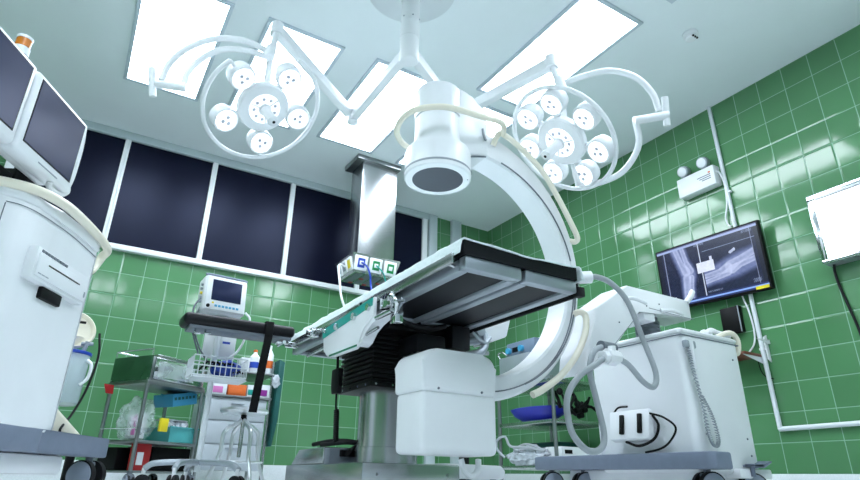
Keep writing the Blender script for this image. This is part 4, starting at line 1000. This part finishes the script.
# chrome stool
cx, cy = -3.215, -1.36
t = thing('stool', 'chrome four-legged revolving stool under the arm board strap', 'stool', (cx, cy, 0))
MB().lathe([(.05, .478), (.15, .485), (.165, .50), (.16, .515), (.1, .52)], (cx, cy, 0), seg=40).build('seat', 'bright_steel', t)
MB().cyl((cx, cy, .44), (cx, cy, .482), .02).build('spindle_collar', 'black', t)
MB().cyl((cx, cy, .2), (cx, cy, .45), .013).build('spindle', 'steel', t)
for k in range(4):
    a = k*PI/2+.22; c, s_ = math.cos(a), math.sin(a)
    MB().tube([(cx+.012*c, cy+.012*s_, .445), (cx+.05*c, cy+.05*s_, .415), (cx+.125*c, cy+.125*s_, .36), (cx+.135*c, cy+.135*s_, .25), (cx+.15*c, cy+.15*s_, .18), (cx+.20*c, cy+.20*s_, .06), (cx+.205*c, cy+.205*s_, .005)], .0125).build('leg', 'bright_steel', t)
MB().tube([(cx+.158*math.cos(2*PI*k/40), cy+.158*math.sin(2*PI*k/40), .17) for k in range(40)], .006, smooth=False, closed=True, seg=8).build('foot_ring', 'bright_steel', t)

# ------------------------------------------------------------------ equipment rack behind the C-arm
t = thing('equipment_rack', 'steel three-tier rack between the C-arm and the right wall', 'rack', (-.57, -1.62, 0))
X0, X1, Y0, Y1 = -.876, -.256, -1.98, -1.26
for x in (X0, X1):
    for y in (Y0, Y1): MB().cyl((x, y, .06), (x, y, .90), .016, seg=14).build('post', 'steel_dull', t)
for z in (.20, .555, .885): MB().box((X0-.012, Y0-.012, z-.03), (X1+.012, Y1+.012, z), .005).build('shelf', 'steel', t)
for x in (X0, X1):
    for y in (Y0, Y1): caster(t, x, y, .03, .2, w=.012, gap=.012, zt=.07)
o = thing('steel_case', 'grey steel case on the rack top under the generator', 'case', (-.7, -1.45, .886))
MB().box((-.87, -1.70, .886), (-.45, -1.27, 1.15), .006).build('case', 'alu', o)
MB().tube([(-.875, -1.30, 1.14), (-.885, -1.28, 1.19), (-.885, -1.34, 1.20), (-.88, -1.40, 1.16)], .008).build('carry_bar', 'steel', o)
o = thing('electrosurgical_unit', 'blue grey electrosurgical generator with blue knobs on the rack top', 'generator', (-.66, -1.5, 1.1))
M = Matrix.Translation((-.70, -1.56, 1.151))
MB().box((-.15, -.2, 0), (.18, .2, .125), .012, M=M).build('casing', 'esu', o)
for y in (-.03, .15): MB().cyl(M @ Vector((-.15, y, .05)), M @ Vector((-.18, y, .05)), .028, seg=16).build('knob', 'light_blue', o)
MB().box((-.152, .03, .03), (-.149, .11, .075), M=M).build('front_socket', 'black', o)
MB().box((-.08, -.19, .1255), (.14, .19, .13), M=M).build('top_label', 'paper', o)
o = thing('blue_tray', 'deep blue oval basin on the middle rack shelf', 'basin', (-.72, -1.64, .556))
b = MB(); b.lathe([(.05, 0), (.12, .008), (.20, .05), (.235, .095), (.225, .098), (.18, .06), (.01, .015)], (-.70, -1.62, .5565), seg=40)
for v in b.b.verts: v.co.x = -.68+(v.co.x+.70)*.8; v.co.y = -1.575+(v.co.y+1.62)*1.38; v.co.z = .5565+(v.co.z-.5565)*1.25
b.build('basin', 'deep_blue', o)
b = MB(); rr = random.Random(5)
for k in range(16):
    c0 = Vector((rr.uniform(-.78, -.32), rr.uniform(-1.97, -1.93), rr.uniform(.59, .66)))
    c1 = c0+Vector((rr.uniform(-.12, .12), rr.uniform(-.02, .04), rr.uniform(.0, .13))); c1.z = max(c1.z, .585); c1.x = min(max(c1.x, -.80), -.30)
    b.tube([c0, (c0+c1)/2+Vector((0, 0, rr.uniform(-.01, .03))), c1], rr.uniform(.008, .016), seg=8)
    if k % 2: b.sphere(c1, rr.uniform(.018, .032), (1, .8, 1), u=10, v=8)
    if k % 3 == 0: b.cyl(c0+Vector((-.02, 0, 0)), c0+Vector((.025, 0, .01)), .025, seg=12)
o = b.build('black_attachments', 'black'); tag(o, 'tangle of black leg holder clamps on the middle rack shelf', 'clamps')
o = MB().box((-.62, -1.74, .201), (-.32, -1.32, .40), .02).build('teal_box', 'teal_dark'); tag(o, 'dark teal box on the bottom rack shelf', 'box')
o = thing('white_device', 'white device with small display on the bottom rack shelf', 'device', (-.62, -1.87, .201))
MB().box((-.80, -1.965, .201), (-.34, -1.76, .345), .01).build('casing', 'white', o)
b = MB(); b.box((-.77, -1.968, .29), (-.69, -1.964, .32)); b.build('display', 'black', o)
b = MB(); b.cyl((-.73, -1.972, .25), (-.73, -1.964, .25), .012); b.build('knob', 'grey', o)
o = thing('wrapped_tubing', 'clear wrapped bundle of tubing on the bottom rack shelf', 'tubing', (-.84, -1.5, .201))
MB().blob((-.80, -1.57, .275), .11, (.62, 2.3, .68), .5, 3.4, 11, 4).build('wrap', 'foil_bag', o)
b = MB()
b.tube([(-.88, -1.32, .27), (-.90, -1.24, .34), (-.90, -1.25, .42), (-.90, -1.36, .44), (-.89, -1.42, .36), (-.87, -1.6, .345), (-.84, -1.8, .31)], .011, seg=8)
b.build('tube', 'hose', o)
MB().tube([(-.87, -1.44, .34), (-.86, -1.62, .37), (-.82, -1.84, .29)], .009, seg=8).build('tube', 'hose', o)
o = thing('low_dolly', 'low white wheeled dolly behind the table base', 'dolly', (-2.2, -2.55, 0))
MB().prism([(-2.42, .085), (-2.02, .085), (-2.0, .13), (-2.03, .16), (-2.42, .165)], 1, -2.75, -2.4, .012).build('platform', 'white', o)
for x in (-2.38, -2.06):
    for y in (-2.7, -2.45): caster(o, x, y, .036, .4, w=.014, gap=.014, zt=.088)
o = MB().box((-2.02, -2.33, .0), (-1.97, -2.28, .235), .004).build('black_post', 'black'); tag(o, 'short black post standing beside the low white dolly', 'post')

# ------------------------------------------------------------------ world, camera
w = bpy.data.worlds.new('World'); S.world = w; w.use_nodes = True
w.node_tree.nodes['Background'].inputs[0].default_value = (.02, .025, .03, 1); w.node_tree.nodes['Background'].inputs[1].default_value = .3
cam = bpy.data.cameras.new('camera'); co = bpy.data.objects.new('camera', cam); COL.objects.link(co)
cam.sensor_width = 36; cam.lens = 36*573.8/860; cam.clip_start = .02
pit, rol, yaw = .3953, .0162, .5407
fw = Vector((math.sin(yaw)*math.cos(pit), math.cos(yaw)*math.cos(pit), math.sin(pit)))
r0 = Vector((math.cos(yaw), -math.sin(yaw), 0)); u0 = r0.cross(fw)
r = r0*math.cos(rol)+u0*math.sin(rol); u = -r0*math.sin(rol)+u0*math.cos(rol)
co.matrix_world = Matrix(((r.x, u.x, -fw.x, -4.276), (r.y, u.y, -fw.y, -5.627), (r.z, u.z, -fw.z, .08), (0, 0, 0, 1)))
S.camera = co
S.view_settings.view_transform = 'Standard'; S.view_settings.look = 'None'; S.view_settings.gamma = 1
S.view_settings.use_curve_mapping = False
S.view_settings.exposure = 0.2
